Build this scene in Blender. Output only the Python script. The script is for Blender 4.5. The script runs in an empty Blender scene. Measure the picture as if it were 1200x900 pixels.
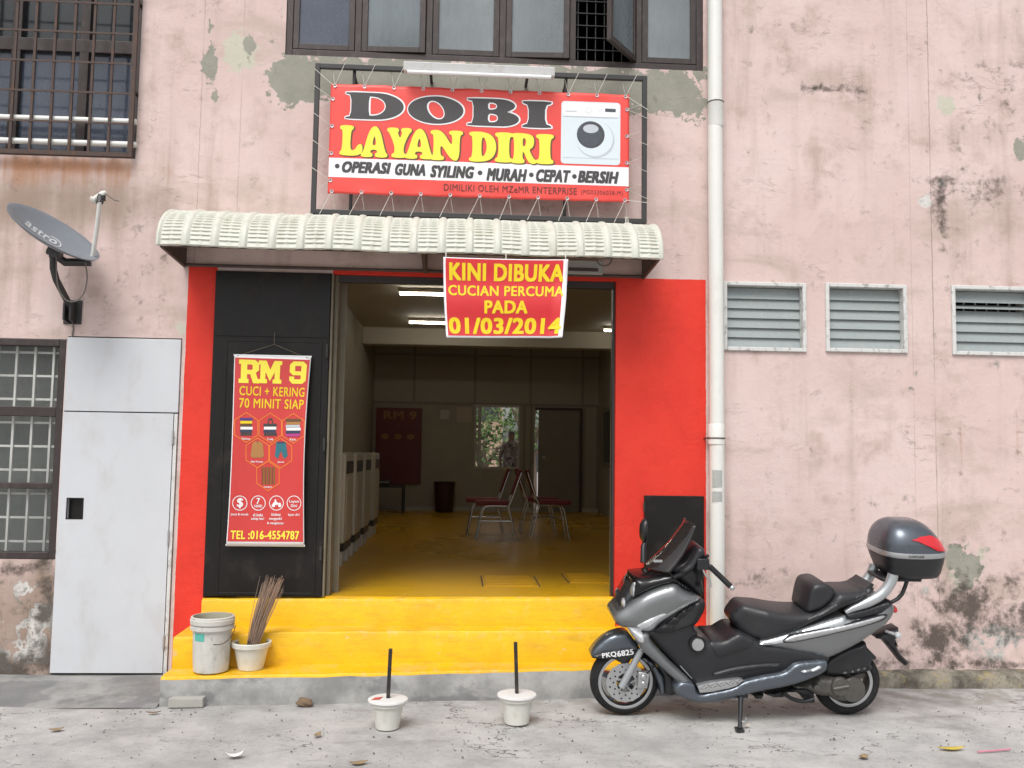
import bpy, bmesh, math, random
import numpy as np
from mathutils import Vector, Matrix
from mathutils.geometry import tessellate_polygon, delaunay_2d_cdt
R = math.radians
random.seed(7)
scn = bpy.context.scene
COL = scn.collection

# ------------------------------------------------------------------ camera
FPX = 1060.0
_p, _y, _r = R(4.43), R(3.25), R(.857)
_cy, _sy, _cp, _sp = math.cos(_y), math.sin(_y), math.cos(_p), math.sin(_p)
FW = np.array([_sy*_cp, _cy*_cp, _sp]); RT = np.array([_cy, -_sy, 0.]); UP = np.cross(RT, FW)
RT, UP = RT*math.cos(_r)+UP*math.sin(_r), UP*math.cos(_r)-RT*math.sin(_r)
CAM = np.array([0, -6.85, 1.7])
cd = bpy.data.cameras.new('camera'); cam = bpy.data.objects.new('camera', cd); COL.objects.link(cam)
cd.sensor_width = 36; cd.lens = FPX/1200*36; cd.clip_start = .05; cd.clip_end = 500
M4 = Matrix.Identity(4)
for i in range(3):
    M4[i][0], M4[i][1], M4[i][2], M4[i][3] = RT[i], UP[i], -FW[i], CAM[i]
cam.matrix_world = M4
scn.camera = cam

# ------------------------------------------------------------------ sky, sun, exposure
SUN_EL, SUN_AZ = R(56), R(200)      # azimuth clockwise from +y: behind the photographer, a little to the left
w = bpy.data.worlds.new('World'); scn.world = w; w.use_nodes = True
nt = w.node_tree; nt.nodes.clear()
sky = nt.nodes.new('ShaderNodeTexSky'); sky.sky_type = 'NISHITA'; sky.sun_disc = False
sky.sun_elevation = SUN_EL; sky.sun_rotation = SUN_AZ; sky.air_density = 1.0; sky.dust_density = 4.0; sky.ozone_density = 1.0
hs = nt.nodes.new('ShaderNodeHueSaturation'); hs.inputs['Saturation'].default_value = .22
bg = nt.nodes.new('ShaderNodeBackground'); bg.inputs[1].default_value = .12
wo = nt.nodes.new('ShaderNodeOutputWorld')
nt.links.new(sky.outputs[0], hs.inputs['Color']); nt.links.new(hs.outputs[0], bg.inputs[0]); nt.links.new(bg.outputs[0], wo.inputs[0])
sd = bpy.data.lights.new('sun', 'SUN'); sun = bpy.data.objects.new('sun', sd); COL.objects.link(sun)
sd.energy = 1.35; sd.angle = R(30); sd.color = (1, .98, .95)
_d = Vector((math.sin(SUN_AZ)*math.cos(SUN_EL), math.cos(SUN_AZ)*math.cos(SUN_EL), math.sin(SUN_EL)))
sun.rotation_euler = _d.to_track_quat('Z', 'Y').to_euler()
scn.view_settings.view_transform = 'Standard'; scn.view_settings.look = 'None'
scn.view_settings.exposure = .46; scn.view_settings.gamma = 1; scn.view_settings.use_curve_mapping = False
scn.render.engine = 'CYCLES'
scn.cycles.max_bounces = 8; scn.cycles.diffuse_bounces = 6; scn.cycles.use_denoising = True
scn.cycles.sample_clamp_indirect = 6

# ------------------------------------------------------------------ helpers
def ray(u, v): return RT*(u-600)/FPX - UP*(v-450)/FPX + FW
def P(u, v, **k):
    a = list(k)[0]; i = 'xyz'.index(a); d = ray(u, v); return CAM + d*((k[a]-CAM[i])/d[i])
def tp(ox, oy, s):            # reading of an enlarged crop: origin and scale -> photo pixel
    return lambda u, v: (ox+u/s, oy+v/s)

class NT:
    def __init__(s, name, rough=.6, metal=0., spec=.5):
        s.m = bpy.data.materials.new(name); s.m.use_nodes = True; s.t = s.m.node_tree; s.n = s.t.nodes; s.l = s.t.links
        s.b = s.n['Principled BSDF']; s.set('Roughness', rough); s.set('Metallic', metal); s.set('Specular IOR Level', spec)
        s.pos = s.n.new('ShaderNodeNewGeometry').outputs['Position']
    def set(s, k, v):
        i = s.b.inputs[k]
        if hasattr(v, 'is_linked') or isinstance(v, bpy.types.NodeSocket): s.l.new(v, i)
        else: i.default_value = v if not (isinstance(v, tuple) and len(v) == 3 and i.type == 'RGBA') else (*v, 1)
    def _in(s, sock, v):
        if isinstance(v, bpy.types.NodeSocket): s.l.new(v, sock)
        elif sock.type == 'RGBA' and len(v) == 3: sock.default_value = (*v, 1)
        else: sock.default_value = v
    def math(s, op, a, b=0., c=None, clamp=False):
        n = s.n.new('ShaderNodeMath'); n.operation = op; n.use_clamp = clamp
        s._in(n.inputs[0], a); s._in(n.inputs[1], b)
        if c is not None: s._in(n.inputs[2], c)
        return n.outputs[0]
    def mapv(s, vec, scale=(1, 1, 1), loc=(0, 0, 0)):
        n = s.n.new('ShaderNodeMapping'); s._in(n.inputs['Vector'], vec); n.inputs['Scale'].default_value = scale; n.inputs['Location'].default_value = loc
        return n.outputs[0]
    def noise(s, scale, detail=4, rough=.55, vec=None, dist=0., col=False):
        n = s.n.new('ShaderNodeTexNoise'); n.inputs['Scale'].default_value = scale; n.inputs['Detail'].default_value = detail
        n.inputs['Roughness'].default_value = rough; n.inputs['Distortion'].default_value = dist
        s._in(n.inputs['Vector'], vec if vec is not None else s.pos); return n.outputs[1 if col else 0]
    def voro(s, scale, feat='F1', vec=None, rnd=1.):
        n = s.n.new('ShaderNodeTexVoronoi'); n.feature = feat; n.inputs['Scale'].default_value = scale; n.inputs['Randomness'].default_value = rnd
        s._in(n.inputs['Vector'], vec if vec is not None else s.pos); return n.outputs['Distance']
    def step(s, v, lo, hi, a=0., b=1.):
        n = s.n.new('ShaderNodeMapRange'); n.interpolation_type = 'SMOOTHSTEP'
        s._in(n.inputs['Value'], v); n.inputs['From Min'].default_value = lo; n.inputs['From Max'].default_value = hi
        n.inputs['To Min'].default_value = a; n.inputs['To Max'].default_value = b; return n.outputs[0]
    def mix(s, f, a, b, mode='MIX'):
        n = s.n.new('ShaderNodeMix'); n.data_type = 'RGBA'; n.blend_type = mode
        s._in(n.inputs[0], f); s._in(n.inputs[6], a); s._in(n.inputs[7], b); return n.outputs[2]
    def attr(s, name):
        n = s.n.new('ShaderNodeAttribute'); n.attribute_name = name; return n.outputs['Fac']
    def xyz(s, vec=None):
        n = s.n.new('ShaderNodeSeparateXYZ'); s._in(n.inputs[0], vec if vec is not None else s.pos); return n.outputs
    def objco(s): return s.n.new('ShaderNodeTexCoord').outputs['Object']
    def bump(s, h, strength=.3, dist=.01):
        n = s.n.new('ShaderNodeBump'); n.inputs['Strength'].default_value = strength; n.inputs['Distance'].default_value = dist
        s._in(n.inputs['Height'], h); s.set('Normal', n.outputs[0]); return n
    def color(s, c): s.set('Base Color', c); return s

def mat(name, c, rough=.6, metal=0., var=.12, vs=6., bump=0., bs=60., spec=.5, coat=0., dirt=None, dv=.5):
    """plain procedural material: a colour that wanders a little, optional dirt and bump"""
    t = NT(name, rough, metal, spec); pos = t.objco()
    n = t.noise(vs, 5, .6, pos)
    col = t.mix(n, tuple(x*(1-var) for x in c), tuple(min(1, x*(1+var)) for x in c))
    if dirt:
        d = t.step(t.noise(vs*1.7, 7, .65, t.mapv(pos, (1, 1, .6), (3, 1, 7))), .5, .72, 0, dv)
        col = t.mix(d, col, dirt); t.set('Roughness', t.math('ADD', t.math('MULTIPLY', d, .3), rough, clamp=True))
    else:
        t.set('Roughness', t.step(t.noise(vs*3, 3, .5, pos), .3, .7, max(0, rough-.06), min(1, rough+.06)))
    t.color(col)
    if bump: t.bump(t.noise(bs, 4, .6, pos), bump, .005)
    if coat: t.set('Coat Weight', coat); t.set('Coat Roughness', .08)
    return t.m

def tag(o, label=None, cat=None, group=None, kind=None):
    for k, v in (('label', label), ('category', cat), ('group', group), ('kind', kind)):
        if v: o[k] = v
    return o
def thing(name, label, cat, loc=(0, 0, 0), group=None):
    o = bpy.data.objects.new(name, None); COL.objects.link(o); o.location = loc; o.empty_display_size = .1
    return tag(o, label, cat, group)

class MB:
    def __init__(s): s.v = []; s.f = []; s.mi = []
    def add(s, vs, fs, m=0):
        o = len(s.v); s.v += [tuple(map(float, v)) for v in vs]; s.f += [tuple(o+i for i in f) for f in fs]; s.mi += [m]*len(fs); return s
    def box(s, a, b, m=0):
        x0, y0, z0 = a; x1, y1, z1 = b
        return s.add([(x0,y0,z0),(x1,y0,z0),(x1,y1,z0),(x0,y1,z0),(x0,y0,z1),(x1,y0,z1),(x1,y1,z1),(x0,y1,z1)],
                     [(0,3,2,1),(4,5,6,7),(0,1,5,4),(1,2,6,5),(2,3,7,6),(3,0,4,7)], m)
    def hexa(s, b4, t4, m=0):
        return s.add(list(b4)+list(t4), [(0,3,2,1),(4,5,6,7),(0,1,5,4),(1,2,6,5),(2,3,7,6),(3,0,4,7)], m)
    def tube(s, pts, r, n=10, m=0, caps=True):
        pts = [np.array(p, float) for p in pts]; rs = r if isinstance(r, (list, tuple)) else [r]*len(pts)
        vs = []; prev = None
        for i, p in enumerate(pts):
            t = (pts[min(i+1, len(pts)-1)]-pts[max(i-1, 0)]); t = t/(np.linalg.norm(t)+1e-12)
            if prev is None:
                a = np.array([0, 0, 1.]) if abs(t[2]) < .9 else np.array([1., 0, 0])
            else: a = prev
            e = a-t*(a@t); e /= np.linalg.norm(e)+1e-12; f = np.cross(t, e); prev = e
            vs += [p+rs[i]*(e*math.cos(2*math.pi*k/n)+f*math.sin(2*math.pi*k/n)) for k in range(n)]
        fs = [(i*n+k, i*n+(k+1) % n, (i+1)*n+(k+1) % n, (i+1)*n+k) for i in range(len(pts)-1) for k in range(n)]
        if caps: fs += [tuple(range(n))[::-1], tuple((len(pts)-1)*n+k for k in range(n))]
        return s.add(vs, fs, m)
    def lathe(s, prof, c=(0, 0, 0), axis='z', n=32, m=0, caps=False):
        vs = []
        for r, h in prof:
            for k in range(n):
                a = 2*math.pi*k/n; p, q = r*math.cos(a), r*math.sin(a)
                vs.append({'z': (c[0]+p, c[1]+q, c[2]+h), 'y': (c[0]+p, c[1]+h, c[2]+q), 'x': (c[0]+h, c[1]+p, c[2]+q)}[axis])
        L = len(prof)
        fs = [(i*n+k, i*n+(k+1) % n, (i+1)*n+(k+1) % n, (i+1)*n+k) for i in range(L-1) for k in range(n)]
        if caps: fs += [tuple(range(n))[::-1], tuple((L-1)*n+k for k in range(n))]
        return s.add(vs, fs, m)
    def poly(s, loops, to3, m=0, thick=None):
        """flat polygon with holes; loops of 2D points, to3 maps (x,z) to 3D"""
        L = [[Vector((p[0], p[1], 0)) for p in lp] for lp in loops]
        flat = [p for lp in L for p in lp]
        return s.add([to3(p[0], p[1]) for p in flat], [tuple(t) for t in tessellate_polygon(L)], m)
    def grid(s, fn, nu, nv, m=0, closed=False):
        vs = [fn(i/nu, j/nv) for j in range(nv+1) for i in range(nu+1)]
        return s.add(vs, [(j*(nu+1)+i, j*(nu+1)+i+1, (j+1)*(nu+1)+i+1, (j+1)*(nu+1)+i) for j in range(nv) for i in range(nu)], m)
    def build(s, name, mats, parent=None, smooth=None, bevel=0, fix=True, solid=0, merge=False):
        me = bpy.data.meshes.new(name)
        off = np.array(parent_base(parent)) if parent is not None else np.zeros(3)
        me.from_pydata([tuple(np.array(v)-off) for v in s.v], [], s.f)
        for m in (mats if isinstance(mats, (list, tuple)) else [mats]): me.materials.append(m)
        me.polygons.foreach_set('material_index', s.mi)
        if fix or merge:
            bm = bmesh.new(); bm.from_mesh(me)
            if merge: bmesh.ops.remove_doubles(bm, verts=bm.verts, dist=1e-5)
            if fix: bmesh.ops.recalc_face_normals(bm, faces=bm.faces)
            bm.to_mesh(me); bm.free()
        if smooth is not None:
            me.polygons.foreach_set('use_smooth', [True]*len(me.polygons)); me.set_sharp_from_angle(angle=R(smooth))
        o = bpy.data.objects.new(name, me); COL.objects.link(o)
        if parent is not None: o.parent = parent
        if solid:
            md = o.modifiers.new('solid', 'SOLIDIFY'); md.thickness = solid; md.offset = 0
        if bevel:
            md = o.modifiers.new('bevel', 'BEVEL'); md.width = bevel; md.segments = 2; md.limit_method = 'ANGLE'; md.angle_limit = R(40)
        return o
def parent_base(o):
    b = np.zeros(3)
    while o is not None:
        b += np.array(o.location); o = o.parent
    return b
def kids(o): return [c for c in bpy.data.objects if c.parent is o]
def copy_tree(o, parent=None):
    c = o.copy(); COL.objects.link(c)
    if parent is not None: c.parent = parent
    for ch in kids(o): copy_tree(ch, c)
    return c

def chaikin(pts, it=2, closed=True):
    p = np.array(pts, float)
    for _ in range(it):
        q = np.roll(p, -1, 0)
        if closed: p = np.stack([.75*p+.25*q, .25*p+.75*q], 1).reshape(-1, p.shape[1])
        else:
            a, b = p[:-1], p[1:]
            p = np.vstack([p[:1], np.stack([.75*a+.25*b, .25*a+.75*b], 1).reshape(-1, p.shape[1]), p[-1:]])
    return p
def offset_loop(p, d):
    p = np.array(p, float); a = np.roll(p, 1, 0); b = np.roll(p, -1, 0)
    area = .5*np.sum(p[:, 0]*b[:, 1]-b[:, 0]*p[:, 1]); sg = 1 if area > 0 else -1
    e1 = p-a; e2 = b-p
    n1 = np.stack([e1[:, 1], -e1[:, 0]], 1); n1 /= np.linalg.norm(n1, axis=1)[:, None]+1e-12
    n2 = np.stack([e2[:, 1], -e2[:, 0]], 1); n2 /= np.linalg.norm(n2, axis=1)[:, None]+1e-12
    n = n1+n2; n /= np.linalg.norm(n, axis=1)[:, None]+1e-12
    return p+sg*d*n
def catmull(pts, res, closed=True):
    p = np.array(pts, float); n = len(p); out = []
    for i in range(n if closed else n-1):
        p0, p1, p2, p3 = p[(i-1) % n], p[i], p[(i+1) % n], p[(i+2) % n]
        if not closed:
            if i == 0: p0 = p1
            if i == n-2: p3 = p2
        k = max(1, int(np.linalg.norm(p2-p1)/res))
        for j in range(k):
            t = j/k; tt = .5
            out.append(.5*((2*p1)+(-p0+p2)*t*1+(2*p0-5*p1+4*p2-p3)*t*t+(-p0+3*p1-3*p2+p3)*t**3)*1)
    if not closed: out.append(p[-1])
    return np.array(out)

_txt_cache = {}
def text_mesh(s, bold=0., shear=0.):
    k = (s, bold, shear)
    if k not in _txt_cache:
        cu = bpy.data.curves.new('t', 'FONT'); cu.body = s; cu.offset = bold; cu.shear = shear; cu.space_character = 1.08; cu.resolution_u = 3; cu.fill_mode = 'FRONT'
        ob = bpy.data.objects.new('t', cu); COL.objects.link(ob)
        dg = bpy.context.evaluated_depsgraph_get(); me = bpy.data.meshes.new_from_object(ob.evaluated_get(dg))
        v = np.array([x.co[:2] for x in me.vertices]); f = [tuple(p.vertices) for p in me.polygons]
        bpy.data.objects.remove(ob); bpy.data.meshes.remove(me); bpy.data.curves.remove(cu)
        mn, mx = v.min(0), v.max(0); _txt_cache[k] = ((v-mn)/(mx-mn), f, mx-mn)
    return _txt_cache[k]
def put_text(mb, s, bx, to3, bold=.02, shear=0., m=0):
    v, f, sz = text_mesh(s, 0., shear); x0, x1, z0, z1 = bx; bxx, bzz = bold*.8/sz[0], bold*.45/sz[1]     # heavier by overprinting
    sh = [(0, 0)] if bold <= 0 else [(i, j) for i in (-1, -.33, .33, 1) for j in (-1, 1)]
    for n, (i, j) in enumerate(sh):
        pts = [to3(x0+(x1-x0)*(bxx+(1-2*bxx)*a+i*bxx), z0+(z1-z0)*(bzz+(1-2*bzz)*b+j*bzz)) for a, b in v]
        mb.add([(p[0], p[1]-.00008*n, p[2]) for p in pts], f, m)

def arc(cx, cy, rx, ry, a0, a1, n=10): return [(cx+rx*math.cos(R(a0+(a1-a0)*i/n)), cy+ry*math.sin(R(a0+(a1-a0)*i/n))) for i in range(n+1)]
GL = {   # slab letters drawn in a unit box: outer loop, then holes
 'L': [[(0,1),(.58,1),(.58,.88),(.46,.84),(.43,.17),(.66,.17),(.80,.38),(1,.38),(.96,0),(0,0),(0,.12),(.1,.16),(.13,.84),(0,.88)]],
 'A': [[(.34,1),(.68,1),(.92,.14),(1,.12),(1,0),(.54,0),(.54,.12),(.63,.14),(.60,.25),(.37,.25),(.33,.14),(.43,.12),(.43,0),(0,0),(0,.12),(.08,.14)],[(.39,.38),(.60,.38),(.50,.78)]],
 'Y': [[(0,1),(.47,1),(.47,.88),(.41,.86),(.53,.62),(.64,.86),(.58,.88),(.58,1),(1,1),(1,.88),(.92,.86),(.68,.42),(.68,.14),(.80,.12),(.80,0),(.20,0),(.20,.12),(.32,.14),(.32,.42),(.08,.86),(0,.88)]],
 'N': [[(0,1),(.36,1),(.68,.42),(.68,.86),(.58,.88),(.58,1),(1,1),(1,.88),(.9,.86),(.9,0),(.66,0),(.3,.60),(.3,.14),(.42,.12),(.42,0),(0,0),(0,.12),(.1,.14),(.1,.86),(0,.88)]],
 'I': [[(0,1),(1,1),(1,.88),(.80,.84),(.80,.16),(1,.12),(1,0),(0,0),(0,.12),(.20,.16),(.20,.84),(0,.88)]],
 'R': [[(0,1),(.6,1),(.86,.92),(.90,.72),(.84,.53),(.68,.47),(.90,.13),(1,.12),(1,0),(.70,0),(.5,.40),(.44,.40),(.44,.14),(.52,.12),(.52,0),(0,0),(0,.12),(.12,.14),(.12,.86),(0,.88)],[(.44,.86),(.56,.84),(.60,.70),(.55,.57),(.44,.55)]],
 'D': [[(0,1),(.55,1),(.88,.86),(1,.5),(.88,.14),(.55,0),(0,0),(0,.12),(.12,.14),(.12,.86),(0,.88)],[(.43,.85),(.58,.80),(.66,.5),(.58,.2),(.43,.15)]],
}
WD = {   # very wide slab letters for the first line
 'D': [[(0,1),(0,.94),(.10,.90),(.10,.10),(0,.06),(0,0)]+arc(.52,.5,.48,.5,-90,90,16),[(.40,.14),(.40,.86)]+arc(.46,.5,.23,.36,90,-90,12)],
 'O': [arc(.5,.5,.5,.5,0,345,23),[(.5+.15*math.cos(R(a))-.06*math.sin(R(a)),.5+.34*math.sin(R(a))) for a in range(0,360,18)]],
 'B': [[(0,1),(0,.93),(.12,.90),(.12,.10),(0,.07),(0,0)]+arc(.66,.27,.34,.27,-90,72,10)+arc(.62,.76,.30,.24,-50,90,10),[(.40,.60),(.40,.86),(.50,.86),(.57,.80),(.57,.66),(.50,.60)],[(.40,.14),(.40,.45),(.52,.45),(.59,.38),(.59,.21),(.52,.14)]],
 'I': [[(0,1),(1,1),(1,.92),(.78,.84),(.78,.16),(1,.08),(1,0),(0,0),(0,.08),(.22,.16),(.22,.84),(0,.92)]],
}
VS = {   # block letters of the poster
 'R': [[(0,1),(.78,1),(.97,.86),(.97,.56),(.82,.45),(.92,.18),(1,.18),(1,0),(.70,0),(.55,.38),(.40,.38),(.40,.18),(.48,.18),(.48,0),(0,0),(0,.18),(.10,.18),(.10,.82),(0,.82)],[(.40,.80),(.62,.80),(.66,.74),(.66,.62),(.62,.57),(.40,.57)]],
 'M': [[(0,1),(.33,1),(.5,.6),(.67,1),(1,1),(1,.82),(.92,.82),(.92,.18),(1,.18),(1,0),(.62,0),(.62,.18),(.70,.18),(.70,.5),(.5,.1),(.3,.5),(.3,.18),(.38,.18),(.38,0),(0,0),(0,.18),(.08,.18),(.08,.82),(0,.82)]],
 '9': [[(.2,1),(.8,1),(1,.85),(1,.15),(.8,0),(.2,0),(0,.15),(0,.32),(.3,.32),(.3,.2),(.68,.2),(.68,.38),(.2,.38),(0,.52),(0,.85)],[(.32,.8),(.68,.8),(.68,.56),(.32,.56)]],
}
def put_glyph(mb, loops, bx, to3, smooth=2, grow=0., m=0, dx=0., dz=0.):
    x0, x1, z0, z1 = bx; out = []
    for i, lp in enumerate(loops):
        q = [(x0+(x1-x0)*a+dx, z0+(z1-z0)*b+dz) for a, b in lp]
        if smooth: q = chaikin(q, smooth)
        if grow: q = offset_loop(q, grow if i == 0 else -grow)
        out.append(q)
    mb.poly(out, to3, m)

def ribbon(mb, pts, wd, to3, closed=True, m=0):
    p = np.array(pts, float)
    if closed:
        a, b = offset_loop(p, wd/2), offset_loop(p, -wd/2); n = len(p)
        mb.add([to3(*q) for q in a]+[to3(*q) for q in b], [(i, (i+1) % n, n+(i+1) % n, n+i) for i in range(n)], m)

# ------------------------------------------------------------------ materials
PINK_A, PINK_B = (.69, .548, .518), (.62, .474, .442)
def facade_material():
    t = NT('pink_paint', .85, 0, .25); pos = t.pos; X, Y, Z = t.xyz()
    big = t.noise(.8, 5, .6); mid = t.noise(3., 8, .65); fine = t.noise(22, 6, .65); spk = t.noise(95, 3, .6)
    c = t.mix(t.step(big, .35, .65), PINK_A, PINK_B)
    c = t.mix(t.step(t.noise(1.7, 7, .6, t.mapv(pos, (1, 1, 1), (5, 3, 9))), .5, .75, 0, .4), c, (.69, .56, .52))
    st = t.noise(1., 7, .62, t.mapv(pos, (5.5, 5.5, .5), (2, 0, 0)))
    c = t.mix(t.step(st, .5, .75, 0, .40), c, (.43, .33, .285))
    sm = t.noise(1., 6, .6, t.mapv(pos, (1.1, 1, 2.6), (4, 0, 9)), .5); c = t.mix(t.step(sm, .50, .72, 0, .62), c, (.43, .335, .285)); sm2 = t.noise(1., 5, .55, t.mapv(pos, (.55, 1, .8), (14, 0, 3)), .4); c = t.mix(t.step(sm2, .52, .72, 0, .36), c, (.55, .43, .39))
    c = t.mix(t.step(mid, .50, .72, 0, .62), c, (.42, .31, .26))
    pat = t.noise(1., 3, .5, t.mapv(pos, (2.2, 1, 1.3), (8, 0, 4)), 1.)
    c = t.mix(t.step(pat, .55, .60, 0, .13), c, (.78, .62, .57))
    c = t.mix(t.step(fine, .55, .8, 0, .3), c, (.47, .36, .31))
    c = t.mix(t.step(spk, .66, .78, 0, .35), c, (.34, .26, .22))
    # thin wandering cracks and lifted paint edges
    cn = t.noise(1., 6, .62, t.mapv(pos, (1.6, 1, 5.5), (1, 0, 2)), .6); cn2 = t.noise(1., 6, .6, t.mapv(pos, (4.5, 1, 1.2), (7, 0, 5)), .8)
    l1 = t.step(t.math('ABSOLUTE', t.math('SUBTRACT', cn, .5)), .004, .011, 1, 0); l2 = t.step(t.math('ABSOLUTE', t.math('SUBTRACT', cn2, .5)), .003, .008, 1, 0)
    m1 = t.step(t.noise(2.1, 4, .6, t.mapv(pos, (1, 1, 1), (11, 2, 5))), .57, .66); m2 = t.step(t.noise(1.6, 4, .6, t.mapv(pos, (1, 1, 1), (3, 2, 15))), .58, .64)
    crk = t.math('MULTIPLY', l1, m1)
    c = t.mix(t.math('MULTIPLY', crk, .32), c, (.27, .20, .17))
    lift = t.math('MULTIPLY', t.step(cn, .5, .56), m1); c = t.mix(t.math('MULTIPLY', lift, .18), c, (.74, .62, .57))
    # seams between wall bays
    for x0, zlo, wd, k in ((3.70, 0, .006, .55), (3.53, 0, .004, .3), (-2.02, 3.1, .005, .4), (-1.72, 3.2, .005, .35), (4.6, 0, .006, .3)):
        dx = t.math('ABSOLUTE', t.math('SUBTRACT', t.math('ADD', X, t.math('MULTIPLY', t.math('SUBTRACT', fine, .5), .02)), x0))
        f = t.math('MULTIPLY', t.step(dx, wd*.4, wd, k, 0), t.math('GREATER_THAN', Z, zlo))
        c = t.mix(t.math('MULTIPLY', f, t.step(t.noise(2., 4), .3, .55)), c, (.22, .16, .14))
    def fld(nm, amp=.9, lo=.5, hi=.62, sc=None):
        n = sc if sc is not None else mid
        return t.step(t.math('ADD', t.attr(nm), t.math('MULTIPLY', t.math('SUBTRACT', n, .5), amp)), lo, hi)
    jag = t.math('ADD', t.math('MULTIPLY', t.noise(7, 7, .62, None, .4), .7), t.math('MULTIPLY', fine, .3))
    br = t.step(t.math('ADD', t.attr('brown'), t.math('MULTIPLY', t.math('SUBTRACT', t.math('ADD', t.math('MULTIPLY', st, .6), t.math('MULTIPLY', mid, .4)), .5), 1.5)), .2, 1.1)
    c = t.mix(t.math('MULTIPLY', br, .9), c, t.mix(mid, (.20, .145, .10), (.36, .27, .215)))
    c = t.mix(t.math('MULTIPLY', t.step(t.math('ADD', t.attr('rust'), t.math('MULTIPLY', t.math('SUBTRACT', st, .5), 1.6)), .3, 1.), .8), c, t.mix(fine, (.38, .135, .04), (.5, .25, .12)))
    pg = fld('pale', 3.4, .42, .62, jag); c = t.mix(t.math('MULTIPLY', pg, .8), c, t.mix(mid, (.47, .48, .37), (.58, .57, .48)))
    gr = fld('grey', 2.6, .46, .54, jag); c = t.mix(gr, c, t.mix(t.noise(5, 6, .6), (.20, .205, .165), (.40, .385, .33)))
    wh = fld('white', 3.2, .48, .62, jag); c = t.mix(wh, c, t.mix(fine, (.55, .53, .49), (.72, .70, .67)))
    dk = fld('dark', 4.2, .25, 1.15, jag); c = t.mix(t.math('MULTIPLY', dk, .93), c, t.mix(spk, (.03, .027, .024), (.13, .105, .085)))
    rd = t.step(t.math('ADD', t.attr('red'), t.math('MULTIPLY', t.math('SUBTRACT', jag, .5), .5)), .46, .54)
    rc = t.mix(t.step(t.noise(4., 6, .6), .4, .75, 0, .6), (.73, .046, .028), (.60, .033, .021))
    rc = t.mix(t.step(spk, .64, .8, 0, .35), rc, (.42, .10, .07))
    rc = t.mix(t.step(st, .6, .85, 0, .35), rc, (.40, .045, .03))
    c = t.mix(rd, c, rc)
    t.color(c)
    t.set('Roughness', t.math('SUBTRACT', .88, t.math('MULTIPLY', rd, .33)))
    h = t.math('ADD', t.math('MULTIPLY', fine, .5), t.math('MULTIPLY', mid, 1.2))
    h = t.math('ADD', h, t.math('MULTIPLY', spk, .15)); h = t.math('SUBTRACT', h, t.math('MULTIPLY', crk, .5))
    h = t.math('SUBTRACT', h, t.math('MULTIPLY', gr, .45)); h = t.math('SUBTRACT', h, t.math('MULTIPLY', wh, .35))
    t.bump(h, .36, .02)
    return t.m
def ground_material():
    t = NT('worn_tarmac', .92, 0, .2); pos = t.pos
    big = t.noise(.7, 6, .6); mid = t.noise(3.2, 8, .65); fine = t.noise(30, 6, .7); grit = t.noise(160, 3, .7)
    c = t.mix(t.step(mid, .35, .68), (.33, .326, .32), (.48, .472, .46))
    c = t.mix(t.step(t.math('ADD', t.math('MULTIPLY', big, .6), t.math('MULTIPLY', fine, .4)), .45, .60, 0, .6), c, (.57, .56, .545))
    c = t.mix(t.step(fine, .52, .75, 0, .55), c, (.16, .155, .15))
    c = t.mix(t.step(t.noise(1.9, 6, .65, t.mapv(pos, (1, 2.2, 1), (4, 8, 0))), .55, .72, 0, .5), c, (.20, .19, .185))
    c = t.mix(t.step(grit, .6, .72, 0, .6), c, (.12, .11, .105)); c = t.mix(t.step(grit, .28, .38, .6, 0), c, (.58, .57, .55))
    oil = t.noise(1., 5, .6, t.mapv(pos, (.9, 1.6, 1), (21, 3, 0))); c = t.mix(t.step(oil, .60, .70, 0, .45), c, (.17, .165, .16))
    crn = t.noise(1., 7, .6, t.mapv(pos, (.8, 1.4, 1), (2, 9, 0))); c = t.mix(t.math('MULTIPLY', t.step(t.math('ABSOLUTE', t.math('SUBTRACT', crn, .5)), .0015, .005, 1, 0), t.step(big, .48, .56)), c, (.13, .125, .12))
    X, Y, Z = t.xyz()
    near = t.math('MULTIPLY', t.step(Y, -.80, -.35), t.step(t.noise(6, 5), .35, .6))
    c = t.mix(t.math('MULTIPLY', near, .6), c, (.20, .17, .14))
    t.color(c); t.bump(t.math('ADD', t.math('MULTIPLY', fine, .6), t.math('MULTIPLY', grit, .6)), .6, .012)
    return t.m
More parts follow.
